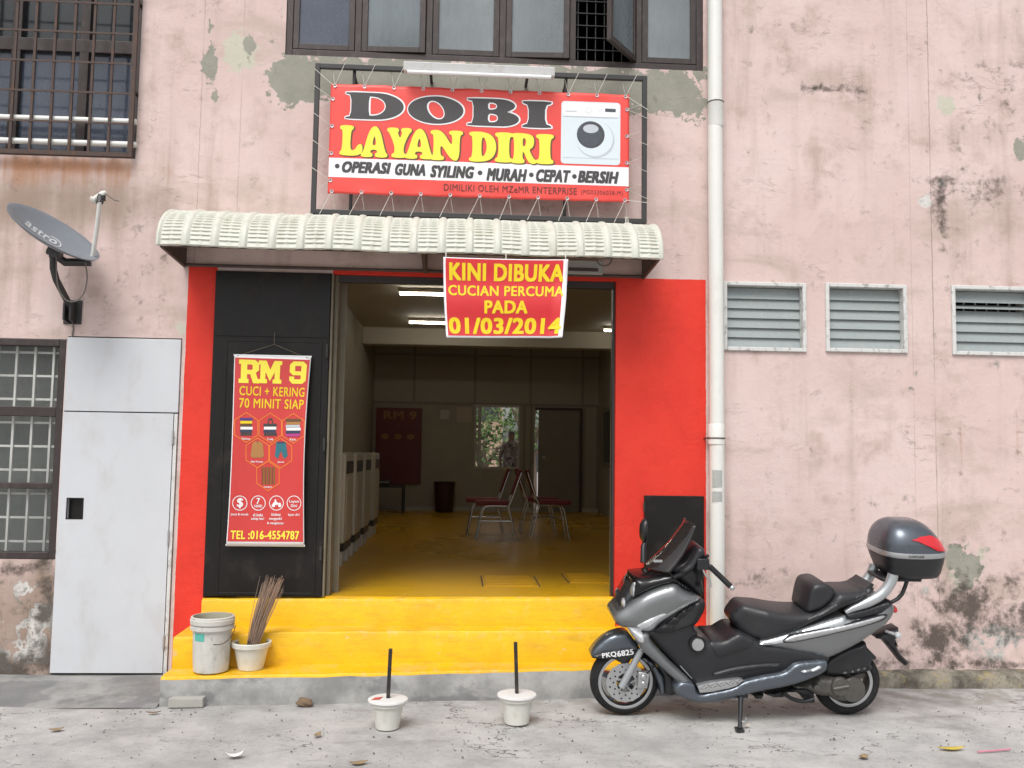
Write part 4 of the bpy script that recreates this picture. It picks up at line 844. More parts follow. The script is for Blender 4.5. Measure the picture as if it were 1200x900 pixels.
# ------------------------------------------------------------------ poster on the black shutter
def poster():
    YP = -.075; Q1, Q2 = tp(255, 400, 6.924), tp(255, 530, 6.924)
    tl, tr, brr, bl = (P(*q, y=YP) for q in ((274.5, 415.5), (364.5, 418.5), (356.5, 640), (265, 639.5)))
    root = thing('price_poster', 'tall red price poster reading RM 9 hung on the black steel shutter', 'poster', ((tl[0]+tr[0])/2, YP, bl[2]))
    def S(a, b, d=0.):
        p = (tl*(1-a)+tr*a)*b+(bl*(1-a)+brr*a)*(1-b); pin = .028*math.sin(math.pi*b)**1.0
        return (p[0]-pin*(a-.5)*1.2, YP-.03*math.sin(math.pi*b)*(2*a-1)**2+.004*math.sin(7*b)-d, p[2])
    def inv(Q, u, v):
        px = Q(u, v); p = P(*px, y=YP); b = .5
        for _ in range(6):
            L = tl*b+bl*(1-b); Rr = tr*b+brr*(1-b); a = (p[0]-L[0])/(Rr[0]-L[0]); T = tl*(1-a)+tr*a; B = bl*(1-a)+brr*a; b = (p[2]-B[2])/(T[2]-B[2])
        pin = .028*math.sin(math.pi*b); wdt = (tr[0]-tl[0]); a = (a-.5)/(1-pin*1.2/wdt)+.5
        return a, b
    mb = MB(); mb.grid(lambda a, b: S(a, b), 20, 40); sh = mb.build('sheet', M['sign_white'], root, smooth=60, solid=.0015)
    mb = MB(); mb.grid(lambda a, b: S(.012+a*.976, .022+b*.963, .002), 20, 40); mb.build('red_print', M['banner_red_shaded'], sh, smooth=60)
    to = lambda d: (lambda x, z: S(x, z, d))
    def bx(Q, uL, uR, vT, vB):
        a0 = inv(Q, uL, (vT+vB)/2)[0]; a1 = inv(Q, uR, (vT+vB)/2)[0]; b1 = inv(Q, (uL+uR)/2, vT)[1]; b0 = inv(Q, (uL+uR)/2, vB)[1]; return a0, a1, b0, b1
    mb = MB()
    for g, b in (('R', bx(Q1, 175, 342, 150, 340)), ('M', bx(Q1, 333, 522, 158, 342)), ('9', bx(Q1, 585, 722, 164, 346))): put_glyph(mb, VS[g], b, to(.004), 0)
    mb.build('heading_lettering', M['sign_yellow'], sh); mb = MB(); put_text(mb, 'TEL :016-4554787', bx(Q2, 106, 664, 636, 706), to(.004), .04); mb.build('phone_lettering', M['sign_yellow'], sh)
    mb = MB(); put_text(mb, 'CUCI + KERING', bx(Q1, 182, 710, 370, 446), to(.004), .02); put_text(mb, '70 MINIT SIAP', bx(Q1, 182, 704, 468, 546), to(.004), .02)
    hexes = [(Q1, 238, 700), (Q1, 430, 703), (Q1, 618, 706), (Q1, 326, 905), (Q1, 514, 908), (Q2, 410, 192)]
    mo = MB()
    for Q, u, v in hexes:
        lp = [inv(Q, u+108*math.sin(R(60*k)), v+124*math.cos(R(60*k))) for k in range(6)]
        p = np.array(lp); c = p.mean(0); inn = c+(p-c)*.945; mo.add([S(q[0], q[1], .004) for q in np.vstack([p, inn])], [(i, (i+1) % 6, 6+(i+1) % 6, 6+i) for i in range(6)])
    mb.build('gold_lettering', M['sign_gold'], sh); mo.build('hexagon_outline', M['sign_orange'], sh)
    cols = ['sign_violet', 'sign_gold', 'sign_white', 'sign_navy', 'sign_brown', 'sign_pink', 'sign_grey', 'sign_tan', 'sign_teal', 'sign_green', 'sign_black']; ci = {c: i for i, c in enumerate(cols)}
    mb = MB()
    def quad(Q, u0, u1, v0, v1, c, d=.004, sk=0): a = [inv(Q, u0, v0), inv(Q, u1, v0), inv(Q, u1, v1), inv(Q, u0, v1)]; mb.add([S(q[0], q[1]+sk*(i in (1, 2)), d) for i, q in enumerate(a)], [(0, 1, 2, 3)], ci[c])
    def stack(Q, u, v, cl, wd=50, h=24):
        for k, c in enumerate(cl): quad(Q, u-wd+k % 2*4, u+wd-k % 3*4, v+k*h, v+(k+1)*h-2, c, .004+.0001*k)
    stack(Q1, 238, 622, ['sign_violet', 'sign_gold', 'sign_brown', 'sign_white', 'sign_navy', 'sign_black']); stack(Q1, 428, 668, ['sign_black', 'sign_white', 'sign_navy', 'sign_black'], 54, 25); stack(Q1, 618, 630, ['sign_brown', 'sign_tan', 'sign_grey', 'sign_white', 'sign_navy', 'sign_pink'], 62, 24)
    def shape(Q, pts, c, d=.004): mb.poly([[inv(Q, u, v) for u, v in pts]], to(d), ci[c])
    shape(Q1, [(285, 830), (305, 812), (345, 812), (368, 830), (378, 930), (360, 945), (285, 945), (270, 930)], 'sign_tan'); shape(Q1, [(322, 812), (330, 812), (330, 945), (322, 945)], 'sign_brown', .0045)
    shape(Q1, [(478, 815), (555, 815), (572, 930), (540, 955), (515, 890), (490, 955), (465, 930)], 'sign_teal'); shape(Q1, [(485, 815), (548, 815), (548, 828), (485, 828)], 'sign_navy', .0045)
    for k in range(8): quad(Q2, 358+k*14, 366+k*14, 120, 262, 'sign_green' if k % 2 else 'sign_brown')
    shape(Q1, [(405, 668), (415, 625), (445, 625), (455, 668), (445, 668), (438, 640), (422, 640), (415, 668)], 'sign_black')
    mb.build('clothes_picture', [M[c] for c in cols], sh)
    mb = MB()
    for s, Q, u, v, wd, h in (('Selimut', Q1, 235, 790, 34, 9), ('Tuala', Q1, 427, 793, 26, 9), ('Kain', Q1, 615, 796, 26, 9), ('Baju Kemeja', Q1, 322, 978, 48, 9), ('Jeans', Q1, 515, 980, 27, 9), ('Langsir', Q2, 410, 282, 34, 9),
                            ('jimat & murah', Q2, 180, 505, 70, 13), ('di buka', Q2, 328, 508, 40, 12), ('setiap hari', Q2, 325, 541, 52, 14), ('khidmat', Q2, 474, 505, 38, 12), ('mengambil', Q2, 470, 541, 52, 14), ('& menghantar', Q2, 470, 577, 68, 13), ('layan diri', Q2, 620, 508, 46, 13),
                            ('$', Q2, 185, 412, 25, 42), ('7', Q2, 330, 395, 14, 24), ('HARI', Q2, 330, 436, 30, 12), ('Layan', Q2, 622, 400, 40, 14), ('Diri', Q2, 622, 433, 25, 12)):
        put_text(mb, s, bx(Q, u-wd, u+wd, v-h, v+h), to(.004), .03)
    for u in (183, 330, 478, 622):
        o1 = [inv(Q2, u+60*math.cos(R(t)), 412+61*math.sin(R(t))) for t in range(0, 360, 15)]; i1 = [inv(Q2, u+54*math.cos(R(t)), 412+55*math.sin(R(t))) for t in range(0, 360, 15)]
        mb.add([S(*q, .004) for q in o1+i1], [(i, (i+1) % 24, 24+(i+1) % 24, 24+i) for i in range(24)])
    for u in (453, 505): mb.poly([[inv(Q2, u+14*math.cos(R(t)), 432+14*math.sin(R(t))) for t in range(0, 360, 30)]], to(.004))
    mb.poly([[inv(Q2, u, v) for u, v in ((462, 385), (474, 380), (478, 400), (492, 412), (510, 408), (515, 422), (470, 428), (446, 424), (452, 408), (462, 404))]], to(.0045))
    mb.build('white_lettering', M['sign_white'], sh)
    mb = MB(); c = S(.5, 1); mb.tube([(tl[0]+.02, YP, tl[2]-.01), (c[0], -.034, c[2]+.09), (tr[0]-.02, YP, tr[2]-.01)], .0022, 5); mb.tube([(c[0], -.034, c[2]+.09), (c[0], -.03, c[2]+.18)], .0022, 5); mb.build('hanging_cord', M['khaki'], root)
    mb = MB()
    for z, x0, x1 in ((tl[2]-.004, tl[0], tr[0]), (bl[2]+.004, bl[0], brr[0])): mb.tube([(x0-.004, YP+.008, z), (x1+.004, YP+.008, z)], .008, 8)
    mb.build('rod', M['sign_white'], root, smooth=50)
poster()

# ------------------------------------------------------------------ drain pipe
def pipe():
    y = -.075; x = P(839, 300, y=y)[0]; root = thing('drain_pipe', 'tall white plastic rainwater pipe between the red bay and the louvre windows', 'pipe', (x, y, .2))
    mb = MB(); mb.tube([(x, y, .19)]+[(x+.004*math.sin(z), y, z) for z in np.linspace(.3, 7.3, 15)], .057, 24); mb.build('pipe', M['pvc'], root, smooth=60)
    z1, z2 = P(838, 120, y=y)[2], P(838, 515, y=y)[2]
    mb = MB(); mb.lathe([(.0575, -.2), (.061, -.19), (.061, 0), (.063, .004), (.0575, .006)], (x, y, z1), 'z', 24); mb.build('coupling', M['pvc'], root, smooth=40)
    mb = MB(); mb.lathe([(.0575, -.02), (.062, -.015), (.062, .13), (.0575, .14)], (x, y, z2-.02), 'z', 24); mb.build('coupling', M['pvc'], root, smooth=40)
    mb = MB(); mb.tube([(x+.062*math.cos(t), y+.062*math.sin(t), z1-.003) for t in np.linspace(0, 2*math.pi, 25)], .004, 5); mb.tube([(x+.063*math.cos(t), y+.063*math.sin(t), z2+.01) for t in np.linspace(0, 2*math.pi, 25)], .005, 5)
    mb.tube([(x-.06, y, z2+.01), (x-.075, -.001, z2+.01)], .006, 6); mb.build('wire_tie', M['rust_steel'], root, smooth=60)
    mb = MB()
    for v0, v1 in ((551, 571), (576, 588)):
        za, zb = P(838, v1, y=y-.05)[2], P(838, v0, y=y-.05)[2]; mb.grid(lambda a, b: (x+.0585*math.sin(-.85+1.9*a), y-.0585*math.cos(-.85+1.9*a), za+(zb-za)*b), 10, 2)
    mb.build('grey_sticker', M['grey_patch'], root, smooth=60)
pipe()

# ------------------------------------------------------------------ satellite dish
def dish():
    yd = -.42; c = P(64, 271.5, y=yd); view = (c-CAM)/np.linalg.norm(c-CAM)
    e1 = RT*.865-UP*.50; e1 -= view*(e1@view); e1 /= np.linalg.norm(e1)          # long axis, down to the right in the picture
    pr = np.cross(view, e1); pr = pr if pr@UP > 0 else -pr
    n = pr*.955-view*.295; n /= np.linalg.norm(n); e2 = np.cross(n, e1); e2 /= np.linalg.norm(e2)
    if e2@view < 0: e2 = -e2
    root = thing('satellite_dish', 'grey oval satellite dish on a bent wall bracket above the white door', 'satellite dish', tuple(P(84, 372, y=0)))
    A, B = .325, .30
    def S(r, t, d=0.): a, b = r*math.cos(t), r*math.sin(t); return c+e1*A*a+e2*B*b+n*(.075*(r*r-1)+d)
    mb = MB(); N = 40; rs = np.linspace(0, 1, 9)
    for d, rr in ((0, rs), (-.012, rs)):
        vs = [S(r, 2*math.pi*k/N, d) for r in rr for k in range(N)]; mb.add(vs, [(i*N+k, i*N+(k+1) % N, (i+1)*N+(k+1) % N, (i+1)*N+k) for i in range(8) for k in range(N)])
    mb.add([S(1, 2*math.pi*k/N, 0) for k in range(N)]+[S(1.02, 2*math.pi*k/N, -.004) for k in range(N)]+[S(1, 2*math.pi*k/N, -.012) for k in range(N)], [(j*N+k, j*N+(k+1) % N, (j+1)*N+(k+1) % N, (j+1)*N+k) for j in range(2) for k in range(N)])
    rf = mb.build('reflector', M['dish'], root, smooth=60, merge=True)
    mb = MB()
    def tod(a, b): r = math.hypot(a, b); return S(r, math.atan2(b, a), .003)
    put_text(mb, 'astro', (-.56, .16, -.16, .20), lambda x, z: tod(x, z+.05), .03, .1)
    ring = [(.06+.2*math.cos(t), .0+.30*math.sin(t)) for t in np.linspace(-2.6, 2.0, 24)]; p = np.array(ring)
    mb.add([tod(*q) for q in p]+[tod(.06+(q[0]-.06)*.86, q[1]*.86) for q in p], [(i, i+1, 24+i+1, 24+i) for i in range(23)]); mb.build('faded_lettering', M['dish_print'], rf)
    mb = MB()
    lo = S(.93, 0., -.02); lnb = P(117, 236, y=yd-.02); mb.tube([lo-n*.02, lo+(lnb-lo)*.5, lnb], .0155, 12); mb.build('feed_arm', M['pvc'], root, smooth=60)
    mb = MB(); tip = P(118, 229, y=yd); u = (c-lnb)/np.linalg.norm(c-lnb)
    mb.tube([tip+u*.07, tip+u*.055, tip+u*.05, tip-u*.02, tip-u*.045], [.026, .034, .022, .022, .012], 14); ln = mb.build('feed_horn', M['pot'], root, smooth=40)
    mb = MB(); mb.tube([lnb-UP*.01, tip], .024, 10); mb.tube([tip-u*.02+UP*.01, tip-u*.02-UP*.05], .018, 10); mb.build('clamp', M['dark_steel'], ln, smooth=40)
    mb = MB(); mb.tube([lo-n*.03, S(.5, 0, -.10), S(.1, .5, -.07)], [.03, .03, .025], 8); mb.tube([S(.1, .3, -.06), P(66, 296, y=yd+.06)], .04, 10); mb.box(tuple(np.array(P(66, 297, y=yd+.06))-.035), tuple(np.array(P(66, 297, y=yd+.06))+.035)); mb.build('back_bracket', M['dark_steel'], root, smooth=40)
    mb = MB(); mb.tube([P(62, 289, y=yd+.08), P(62.5, 315, y=yd+.09), P(66, 328, y=yd+.12), P(80, 355, y=-.08), P(83, 362, y=-.05)], .024, 14); mb.build('mast', M['dark_steel'], root, smooth=60)
    q = P(85, 366, y=0); mb = MB(); mb.box((q[0]-.06, -.012, q[2]-.09), (q[0]+.07, -.001, q[2]+.09))
    mb.hexa([(q[0]-.03, -.10, q[2]-.07), (q[0]-.015, -.10, q[2]-.07), (q[0]-.015, -.01, q[2]-.085), (q[0]-.03, -.01, q[2]-.085)], [(q[0]-.03, -.10, q[2]+.06), (q[0]-.015, -.10, q[2]+.06), (q[0]-.015, -.01, q[2]+.085), (q[0]-.03, -.01, q[2]+.085)])
    mb.hexa([(q[0]+.015, -.10, q[2]-.07), (q[0]+.03, -.10, q[2]-.07), (q[0]+.03, -.01, q[2]-.085), (q[0]+.015, -.01, q[2]-.085)], [(q[0]+.015, -.10, q[2]+.06), (q[0]+.03, -.10, q[2]+.06), (q[0]+.03, -.01, q[2]+.085), (q[0]+.015, -.01, q[2]+.085)])
    mb.build('wall_plate', M['dark_steel'], root, bevel=.003)
    pts = [P(u, v, y=yd+.02) for u, v in ((100, 308), (102, 325), (99, 342), (91, 352), (80, 353), (72, 345), (67, 330), (66, 300))]
    mb = MB(); mb.tube(catmull(pts, .02, False), .005, 6); mb.build('cable', M['cable'], root, smooth=60); mb = MB(); mb.tube([P(85, 375, y=-.02), P(86, 386, y=-.006), P(84, 396, y=-.006)], .005, 6); mb.build('cable', M['cable'], root, smooth=60); mb = MB(); mb.tube([tip-u*.03, tip+RT*.10-UP*.035, tip+RT*.13-UP*.04], .004, 6); mb.build('cable', M['cable'], root, smooth=60)
dish()

# ------------------------------------------------------------------ motor scooter (built upright in its own frame, leaning on its side stand)
def scooter():
    LEAN = R(6.5); O = np.array([1.88, -.77, 0.])
    root = thing('scooter', 'grey and black touring scooter with a top box parked before the pink wall', 'scooter', tuple(O)); root.rotation_euler = (LEAN, 0, 0)
    ca, sa = math.cos(LEAN), math.sin(LEAN)
    Rm = np.array([[1, 0, 0], [0, ca, -sa], [0, sa, ca]])
    Cl = Rm.T @ (CAM-O)
    def L(px, yl):            # photo pixel to the scooter's own plane y = yl
        d = Rm.T @ ray(*px); return Cl+d*((yl-Cl[1])/d[1])
    def LL(T, pts, yl): return np.array([L(T(*p), yl)[[0, 2]] for p in pts])
    A, B, C, D, E_, F, G, H, K = (tp(680, 590, 7.5), tp(680, 720, 7.5), tp(760, 680, 7.5), tp(820, 760, 7.5), tp(840, 650, 7.5), tp(960, 590, 7.5), tp(940, 650, 7.5), tp(920, 730, 7.5), tp(670, 590, 3.335))
    I = lambda u, v: (u, v)
    class SB(MB):             # builder whose vertices stay in the scooter's frame
        def build(s, name, mats, parent=root, smooth=None, bevel=0, fix=True, solid=0, merge=False):
            old = parent_base; o = None
            s.v = [tuple(np.array(v)+O) for v in s.v]
            return MB.build(s, name, mats, parent, smooth, bevel, fix, solid, merge)
    def inside(pts, poly):
        x, y = pts[:, 0], pts[:, 1]; r = np.zeros(len(pts), bool); n = len(poly)
        for i in range(n):
            (x1, y1), (x2, y2) = poly[i], poly[(i+1) % n]
            c = ((y1 > y) != (y2 > y)) & (x < (x2-x1)*(y-y1)/(y2-y1+1e-15)+x1); r ^= c
        return r
    def dist(pts, poly):
        a = poly; b = np.roll(poly, -1, 0); d = np.full(len(pts), 9.)
        for p, q in zip(a, b):
            v = q-p; t = np.clip(((pts-p)@v)/(v@v+1e-15), 0, 1); d = np.minimum(d, np.linalg.norm(pts-p-t[:, None]*v, axis=1))
        return d
    def pillow(mb, outline, we, wi, r, res=.014, smooth=True, both=True, yfun=None, m=0, back=None):
        """inflated solid: side profile 'outline' (x,z); half width we at its edge, swelling to wi over a distance r"""
        ol = np.array(outline, float)
        ol = catmull(ol, res) if smooth else np.vstack([np.linspace(ol[i], ol[(i+1) % len(ol)], max(2, int(np.linalg.norm(ol[(i+1) % len(ol)]-ol[i])/res)+1))[:-1] for i in range(len(ol))])
        mn, mx = ol.min(0), ol.max(0)
        gx, gz = np.meshgrid(np.arange(mn[0], mx[0], res), np.arange(mn[1], mx[1], res)); g = np.stack([gx.ravel()+((np.arange(gx.size)//gx.shape[1]) % 2)*res*.5, gz.ravel()], 1)
        g = g[inside(g, ol)]; g = g[dist(g, ol) > res*.55]
        allp = np.vstack([ol, g]); n = len(ol)
        vv, _, ff, *_r = delaunay_2d_cdt([Vector(p) for p in allp], [(i, (i+1) % n) for i in range(n)], [list(range(n))], 1, 1e-6)
        V = np.array([(v.x, v.y) for v in vv]); d = dist(V, ol); t = np.clip(d/r, 0, 1)
        w_ = we+(wi-we)*np.sqrt(np.clip(1-(1-t)**2, 0, 1))
        k = yfun(V) if yfun else np.ones(len(V)); w_ = w_*k
        ff = [tuple(f) for f in ff]
        # boundary loop in order
        ed = {}
        for f in ff:
            for i in range(len(f)):
                e = (f[i], f[(i+1) % len(f)]); ed[e] = ed.get(e, 0)+1
        bd = [e for e in ed if (e[1], e[0]) not in ed]
        if back is None:
            N = len(V); mb.add([(x, -y, z) for (x, z), y in zip(V, w_)]+[(x, y, z) for (x, z), y in zip(V, w_)], ff+[tuple(N+i for i in f[::-1]) for f in ff]+[(a, b, N+b, N+a) for a, b in bd], m)
        else:                 # two thin shells, one on either flank
            N = len(V)
            for s in ((-1, 1) if both else (-1,)):
                mb.add([(x, s*y, z) for (x, z), y in zip(V, w_)]+[(x, s*(y-back*1.), z) for (x, z), y in zip(V, np.minimum(w_, we*k))], ff+[(a, b, N+b, N+a) for a, b in bd], m)
    def field(outline, we, wi, r, yfun=None, res=.014):
        ol = catmull(np.array(outline, float), res)
        def f(V):
            ins = inside(V, ol); d = np.where(ins, dist(V, ol), 0); t = np.clip(d/r, 0, 1)
            return (we+(wi-we)*np.sqrt(np.clip(1-(1-t)**2, 0, 1)))*(yfun(V) if yfun else 1)
        return f
    def patch(mb, outline, base, lift, r=.008, res=.010, smooth=True, m=0, sink=.012):
        """a panel let into a body: it follows the body's flank 'base' and stands proud of it by lift"""
        o2 = SB(); pillow(o2, outline, 1., 2., r, res, smooth)
        v = np.array(o2.v); t = np.abs(v[:, 1])-1; sg = np.sign(v[:, 1]); w_ = base(v[:, [0, 2]])+lift*(.55+.45*t)
        mb.add([(a[0], q*b, a[2]) for a, q, b in zip(v, sg, w_)], o2.f, m)
    def nose(V):              # fairing narrows toward the headlight
        x0 = xn; return np.clip(.50+.50*np.sqrt(np.clip((V[:, 0]-x0)/.30, 0, 1)), 0, 1)
    # wheels -----------------------------------------------------------
    cf = L((731.5, 796), 0.); cr = L((991, 797), 0.); Rf = cf[2]-.0; Rr_ = cr[2]-.0
    xn = L((692, 728), 0.)[0]
    def wheel(c, Rw, wd, rim_r, name, spokes=True):
        wmb = SB(); prof = [(rim_r-.004, -wd*.42), (rim_r+.02, -wd*.5), (Rw-.045, -wd*.52), (Rw-.018, -wd*.42), (Rw-.004, -wd*.22), (Rw, 0), (Rw-.004, wd*.22), (Rw-.018, wd*.42), (Rw-.045, wd*.52), (rim_r+.02, wd*.5), (rim_r-.004, wd*.42)]
        wmb.lathe(prof, (c[0], 0, c[2]), 'y', 56); wh = wmb.build(name, M['rubber'], smooth=50)
        r = SB(); r.lathe([(rim_r+.004, -wd*.44), (rim_r-.006, -wd*.44), (rim_r-.014, -wd*.38), (rim_r-.022, -wd*.1), (rim_r-.022, wd*.1), (rim_r-.014, wd*.38), (rim_r+.004, wd*.44)], (c[0], 0, c[2]), 'y', 56)
        r.lathe([(.0, -.05), (.036, -.05), (.04, -.03), (.04, .03), (.036, .05), (0, .05)], (c[0], 0, c[2]), 'y', 24)
        for k in range(5):
            a = 2*math.pi*(k/5)+.35; ux, uz = math.cos(a), math.sin(a); px, pz_ = -uz, ux
            b = [(c[0]+ux*.03+px*s*.024, y, c[2]+uz*.03+pz_*s*.024) for s, y in ((-1, -.022), (1, -.022), (1, .022), (-1, .022))]
            t_ = [(c[0]+ux*(rim_r-.015)+px*s*.015, y, c[2]+uz*(rim_r-.015)+pz_*s*.015) for s, y in ((-1, -.02), (1, -.02), (1, .02), (-1, .02))]
            r.hexa(b, t_)
        rim = r.build('rim', M['engine'] if name == 'rear_wheel' else M['gun_dark'], wh, smooth=40)
        s = SB(); s.lathe([(rim_r+.006, -wd*.45), (rim_r-.008, -wd*.455)], (c[0], 0, c[2]), 'y', 56); s.lathe([(rim_r-.008, -wd*.455), (rim_r-.014, -wd*.44)], (c[0], 0, c[2]), 'y', 56); s.build('rim_lip', M['alu'], wh, smooth=60)
        return wh
    rimf = .175
    fw = wheel(cf, Rf, .105, rimf, 'front_wheel')
    d = SB(); n = 48; yd = -.062
    ra, rb = .062, .128
    for y in (yd, yd+.004):
        vs = [(cf[0]+r*(1+.03*(i % 3 == 0)*(r > .1))*math.cos(2*math.pi*i/n), y, cf[2]+r*(1+.03*(i % 3 == 0)*(r > .1))*math.sin(2*math.pi*i/n)) for r in (ra, rb) for i in range(n)]
        d.add(vs, [(i, (i+1) % n, n+(i+1) % n, n+i) for i in range(n)])
    d.lathe([(rb, yd), (rb, yd+.004)], (cf[0], 0, cf[2]), 'y', n)
    for k in range(5):
        a = 2*math.pi*k/5; d.tube([(cf[0]+.03*math.cos(a), yd+.002, cf[2]+.03*math.sin(a)), (cf[0]+.07*math.cos(a+.3), yd+.002, cf[2]+.07*math.sin(a+.3))], .008, 6)
    dk = d.build('brake_disc', M['alu'], fw, smooth=40)
    hl = SB()
    for k in range(24):
        a = 2*math.pi*k/24; r0 = .082+.026*(k % 2); hl.lathe([(.0, yd-.0008), (.006, yd-.0008)], (cf[0]+r0*math.cos(a), 0, cf[2]+r0*math.sin(a)), 'y', 8)
    hl.build('disc_holes', M['black_gloss'], dk)
    rw_ = wheel(cr, Rr_, .125, .155, 'rear_wheel')
    # fork, caliper ------------------------------------------------------
    ft, fb = L(B(535, 315), -.085), L(B(362, 640), -.085)
    for s in (-1, 1):
        mb = SB(); mb.tube([(fb[0], s*.086, fb[2]), (fb[0]*.5+ft[0]*.5, s*.086, fb[2]*.5+ft[2]*.5), (ft[0], s*.086, ft[2])], [.023, .024, .021], 14); mb.tube([(ft[0], s*.086, ft[2]), (ft[0]+.06, s*.07, ft[2]+.11)], .016, 10); mb.tube([(fb[0]+.005, s*.075, fb[2]+.0), (cf[0], s*.075, cf[2])], .02, 10)
        mb.build('fork_leg', M['silver'], smooth=50)
    mb = SB(); q = L(B(545, 570), -.075); mb.hexa([(q[0]-.035, -.10, q[2]-.05), (q[0]+.03, -.10, q[2]-.055), (q[0]+.03, -.05, q[2]-.055), (q[0]-.035, -.05, q[2]-.05)], [(q[0]-.03, -.10, q[2]+.055), (q[0]+.045, -.10, q[2]+.05), (q[0]+.045, -.05, q[2]+.05), (q[0]-.03, -.05, q[2]+.055)])
    for dz in (-.022, .022): mb.lathe([(.0, -.112), (.018, -.11), (.02, -.10)], (q[0]+.004, 0, q[2]+dz), 'y', 12)
    mb.build('brake_caliper', M['alu'], smooth=40, bevel=.006)
    mb = SB(); mb.tube(catmull([(q[0]+.02, -.105, q[2]+.05), (q[0]+.07, -.11, q[2]+.10), (q[0]+.07, -.10, q[2]+.17), (q[0]-.01, -.09, q[2]+.20)], .02, False), .005, 6); mb.build('brake_hose', M['plastic'], smooth=60)
    # front mudguard ----------------------------------------------------
    fl = LL(B, [(98, 372), (118, 325), (165, 270), (240, 212), (320, 178), (405, 166), (450, 200), (492, 258), (528, 308), (500, 335), (400, 345), (300, 355), (190, 365), (130, 372)], -.07)
    mb = SB(); pillow(mb, fl, .055, .078, .06, .012); fe = mb.build('front_mudguard', M['gun_dark'], smooth=60)
    fl2 = LL(B, [(100, 374), (190, 345), (300, 318), (400, 302), (470, 300), (520, 345), (480, 385), (430, 410), (400, 440), (345, 425), (300, 398), (235, 402), (165, 398), (110, 388)], -.08)
    mb = SB(); pillow(mb, fl2, .066, .081, .03, .012); mb.build('mudguard_skirt', M['plastic'], fe, smooth=60)
    p0, p1, p2 = (L(B(u, v), -.0865) for u, v in ((196, 392), (472, 352), (188, 342)))
    ex, ez = (p1-p0), (p2-p0)
    mb = SB()
    for s, a0, a1 in (('PKQ', 0, .455), ('6825', .475, 1.)):
        put_text(mb, s, (a0, a1, 0, 1), lambda x, z: (p0[0]+ex[0]*x+ez[0]*z, -.0865-.0007*(x > .5), p0[2]+ex[2]*x+ez[2]*z), .045)
    mb.build('number_lettering', M['sign_white'], fe)
    sp = LL(B, [(548, 395), (600, 405), (660, 440), (700, 500), (738, 560), (748, 640), (742, 710), (712, 705), (700, 640), (660, 540), (610, 450)], -.10)
    mb = SB(); pillow(mb, sp, .085, .10, .02, .012); mb.build('splash_guard', M['gun_dark'], smooth=60)
    dk_ = LL(B, [(560, 330), (700, 420), (850, 600), (850, 690), (750, 700), (740, 560), (660, 430)], -.1)
    mb = SB(); pillow(mb, dk_, .10, .12, .03, .02); mb.build('radiator_shroud', M['plastic'], smooth=60)
    # black inner body and tunnel ------------------------------------------
    body = LL(I, [(757, 742), (770, 732), (790, 716), (822, 704), (827, 712), (820, 728), (814, 736), (822, 746), (832, 752), (848, 751), (866, 742), (884, 748), (900, 755), (930, 758), (968, 765), (972, 776), (955, 783), (930, 790), (890, 797), (850, 804), (818, 807), (806, 795), (785, 772), (766, 752)], -.17)
    bodyf = field(body, .15, .185, .07); mb = SB(); pillow(mb, body, .15, .185, .07, .016); mb.build('tunnel_body', M['plastic'], smooth=60)
    # raised mouldings along the tunnel
    for nm, pts in (('tunnel_trim', [(836, 789), (860, 782), (890, 778), (915, 777), (912, 781), (885, 784), (858, 788), (842, 792)]), ('tunnel_cover', [(834, 753), (850, 751.5), (868, 744), (884, 750), (880, 757), (860, 765), (842, 769), (837, 763)])):
        mb = SB(); patch(mb, LL(I, pts, -.19), bodyf, .022 if nm == 'tunnel_trim' else .009, .02, .01); mb.build(nm, M['plastic'], smooth=60)
    # leg shield and nose --------------------------------------------------
    shield = LL(B, [(425, 118), (470, 128), (530, 148), (612, 158), (632, 232), (722, 342), (832, 452), (992, 602), (1012, 692), (940, 715), (870, 717), (832, 690), (850, 612), (780, 540), (660, 430), (560, 340), (500, 250)], -.19)
    shf = field(shield, .155, .21, .05, nose); mb = SB(); pillow(mb, shield, .155, .21, .05, .013, yfun=nose); mb.build('leg_shield', M['gun'], smooth=60)
    ncowl = LL(K, [(166, 450), (174, 472), (196, 487), (224, 492), (262, 500), (318, 500), (345, 470), (420, 424), (505, 374), (440, 338), (404, 316), (352, 326), (292, 350), (242, 382), (214, 405), (186, 425)], -.17)
    ncf = field(ncowl, .15, .215, .09, nose); mb = SB(); pillow(mb, ncowl, .15, .215, .09, .013, yfun=nose); nc = mb.build('nose_cowl', M['gun'], smooth=60)
    strip = LL(K, [(262, 492), (300, 470), (360, 440), (430, 402), (498, 373), (430, 418), (370, 458), (322, 492), (300, 505)], -.2)
    mb = SB(); patch(mb, strip, lambda V: np.maximum(ncf(V), shf(V)), .006, .010); mb.build('bright_strip', M['silver'], nc, smooth=60)
    vent = LL(C, [(30, 470), (110, 395), (240, 300), (350, 225), (440, 178), (478, 190), (480, 240), (440, 330), (400, 400), (300, 440), (180, 470), (80, 475)], -.19)
    vef = field(vent, .16, .20, .03); mb = SB(); pillow(mb, vent, .16, .20, .03, .012); ve = mb.build('inner_panel', M['plastic'], smooth=60)
    mb = SB()
    for u0, v0, u1, v1 in ((75, 455, 205, 410), (150, 388, 260, 340), (235, 325, 320, 285), (320, 270, 385, 225)):
        a = LL(C, [(u0, v0), (u0+45, v0-38), (u1+30, v1-10), (u1-10, v1+45)], -.20); patch(mb, a, lambda V: .199+0*V[:, 0], .007, .008, .008, smooth=False)
    mb.build('vent_slats', M['black_gloss'], ve, smooth=40)
    # headlight and lamps
    hlp = LL(K, [(169, 440), (178, 402), (204, 348), (234, 305), (252, 300), (250, 345), (244, 372), (216, 400), (192, 424), (178, 440)], -.10)
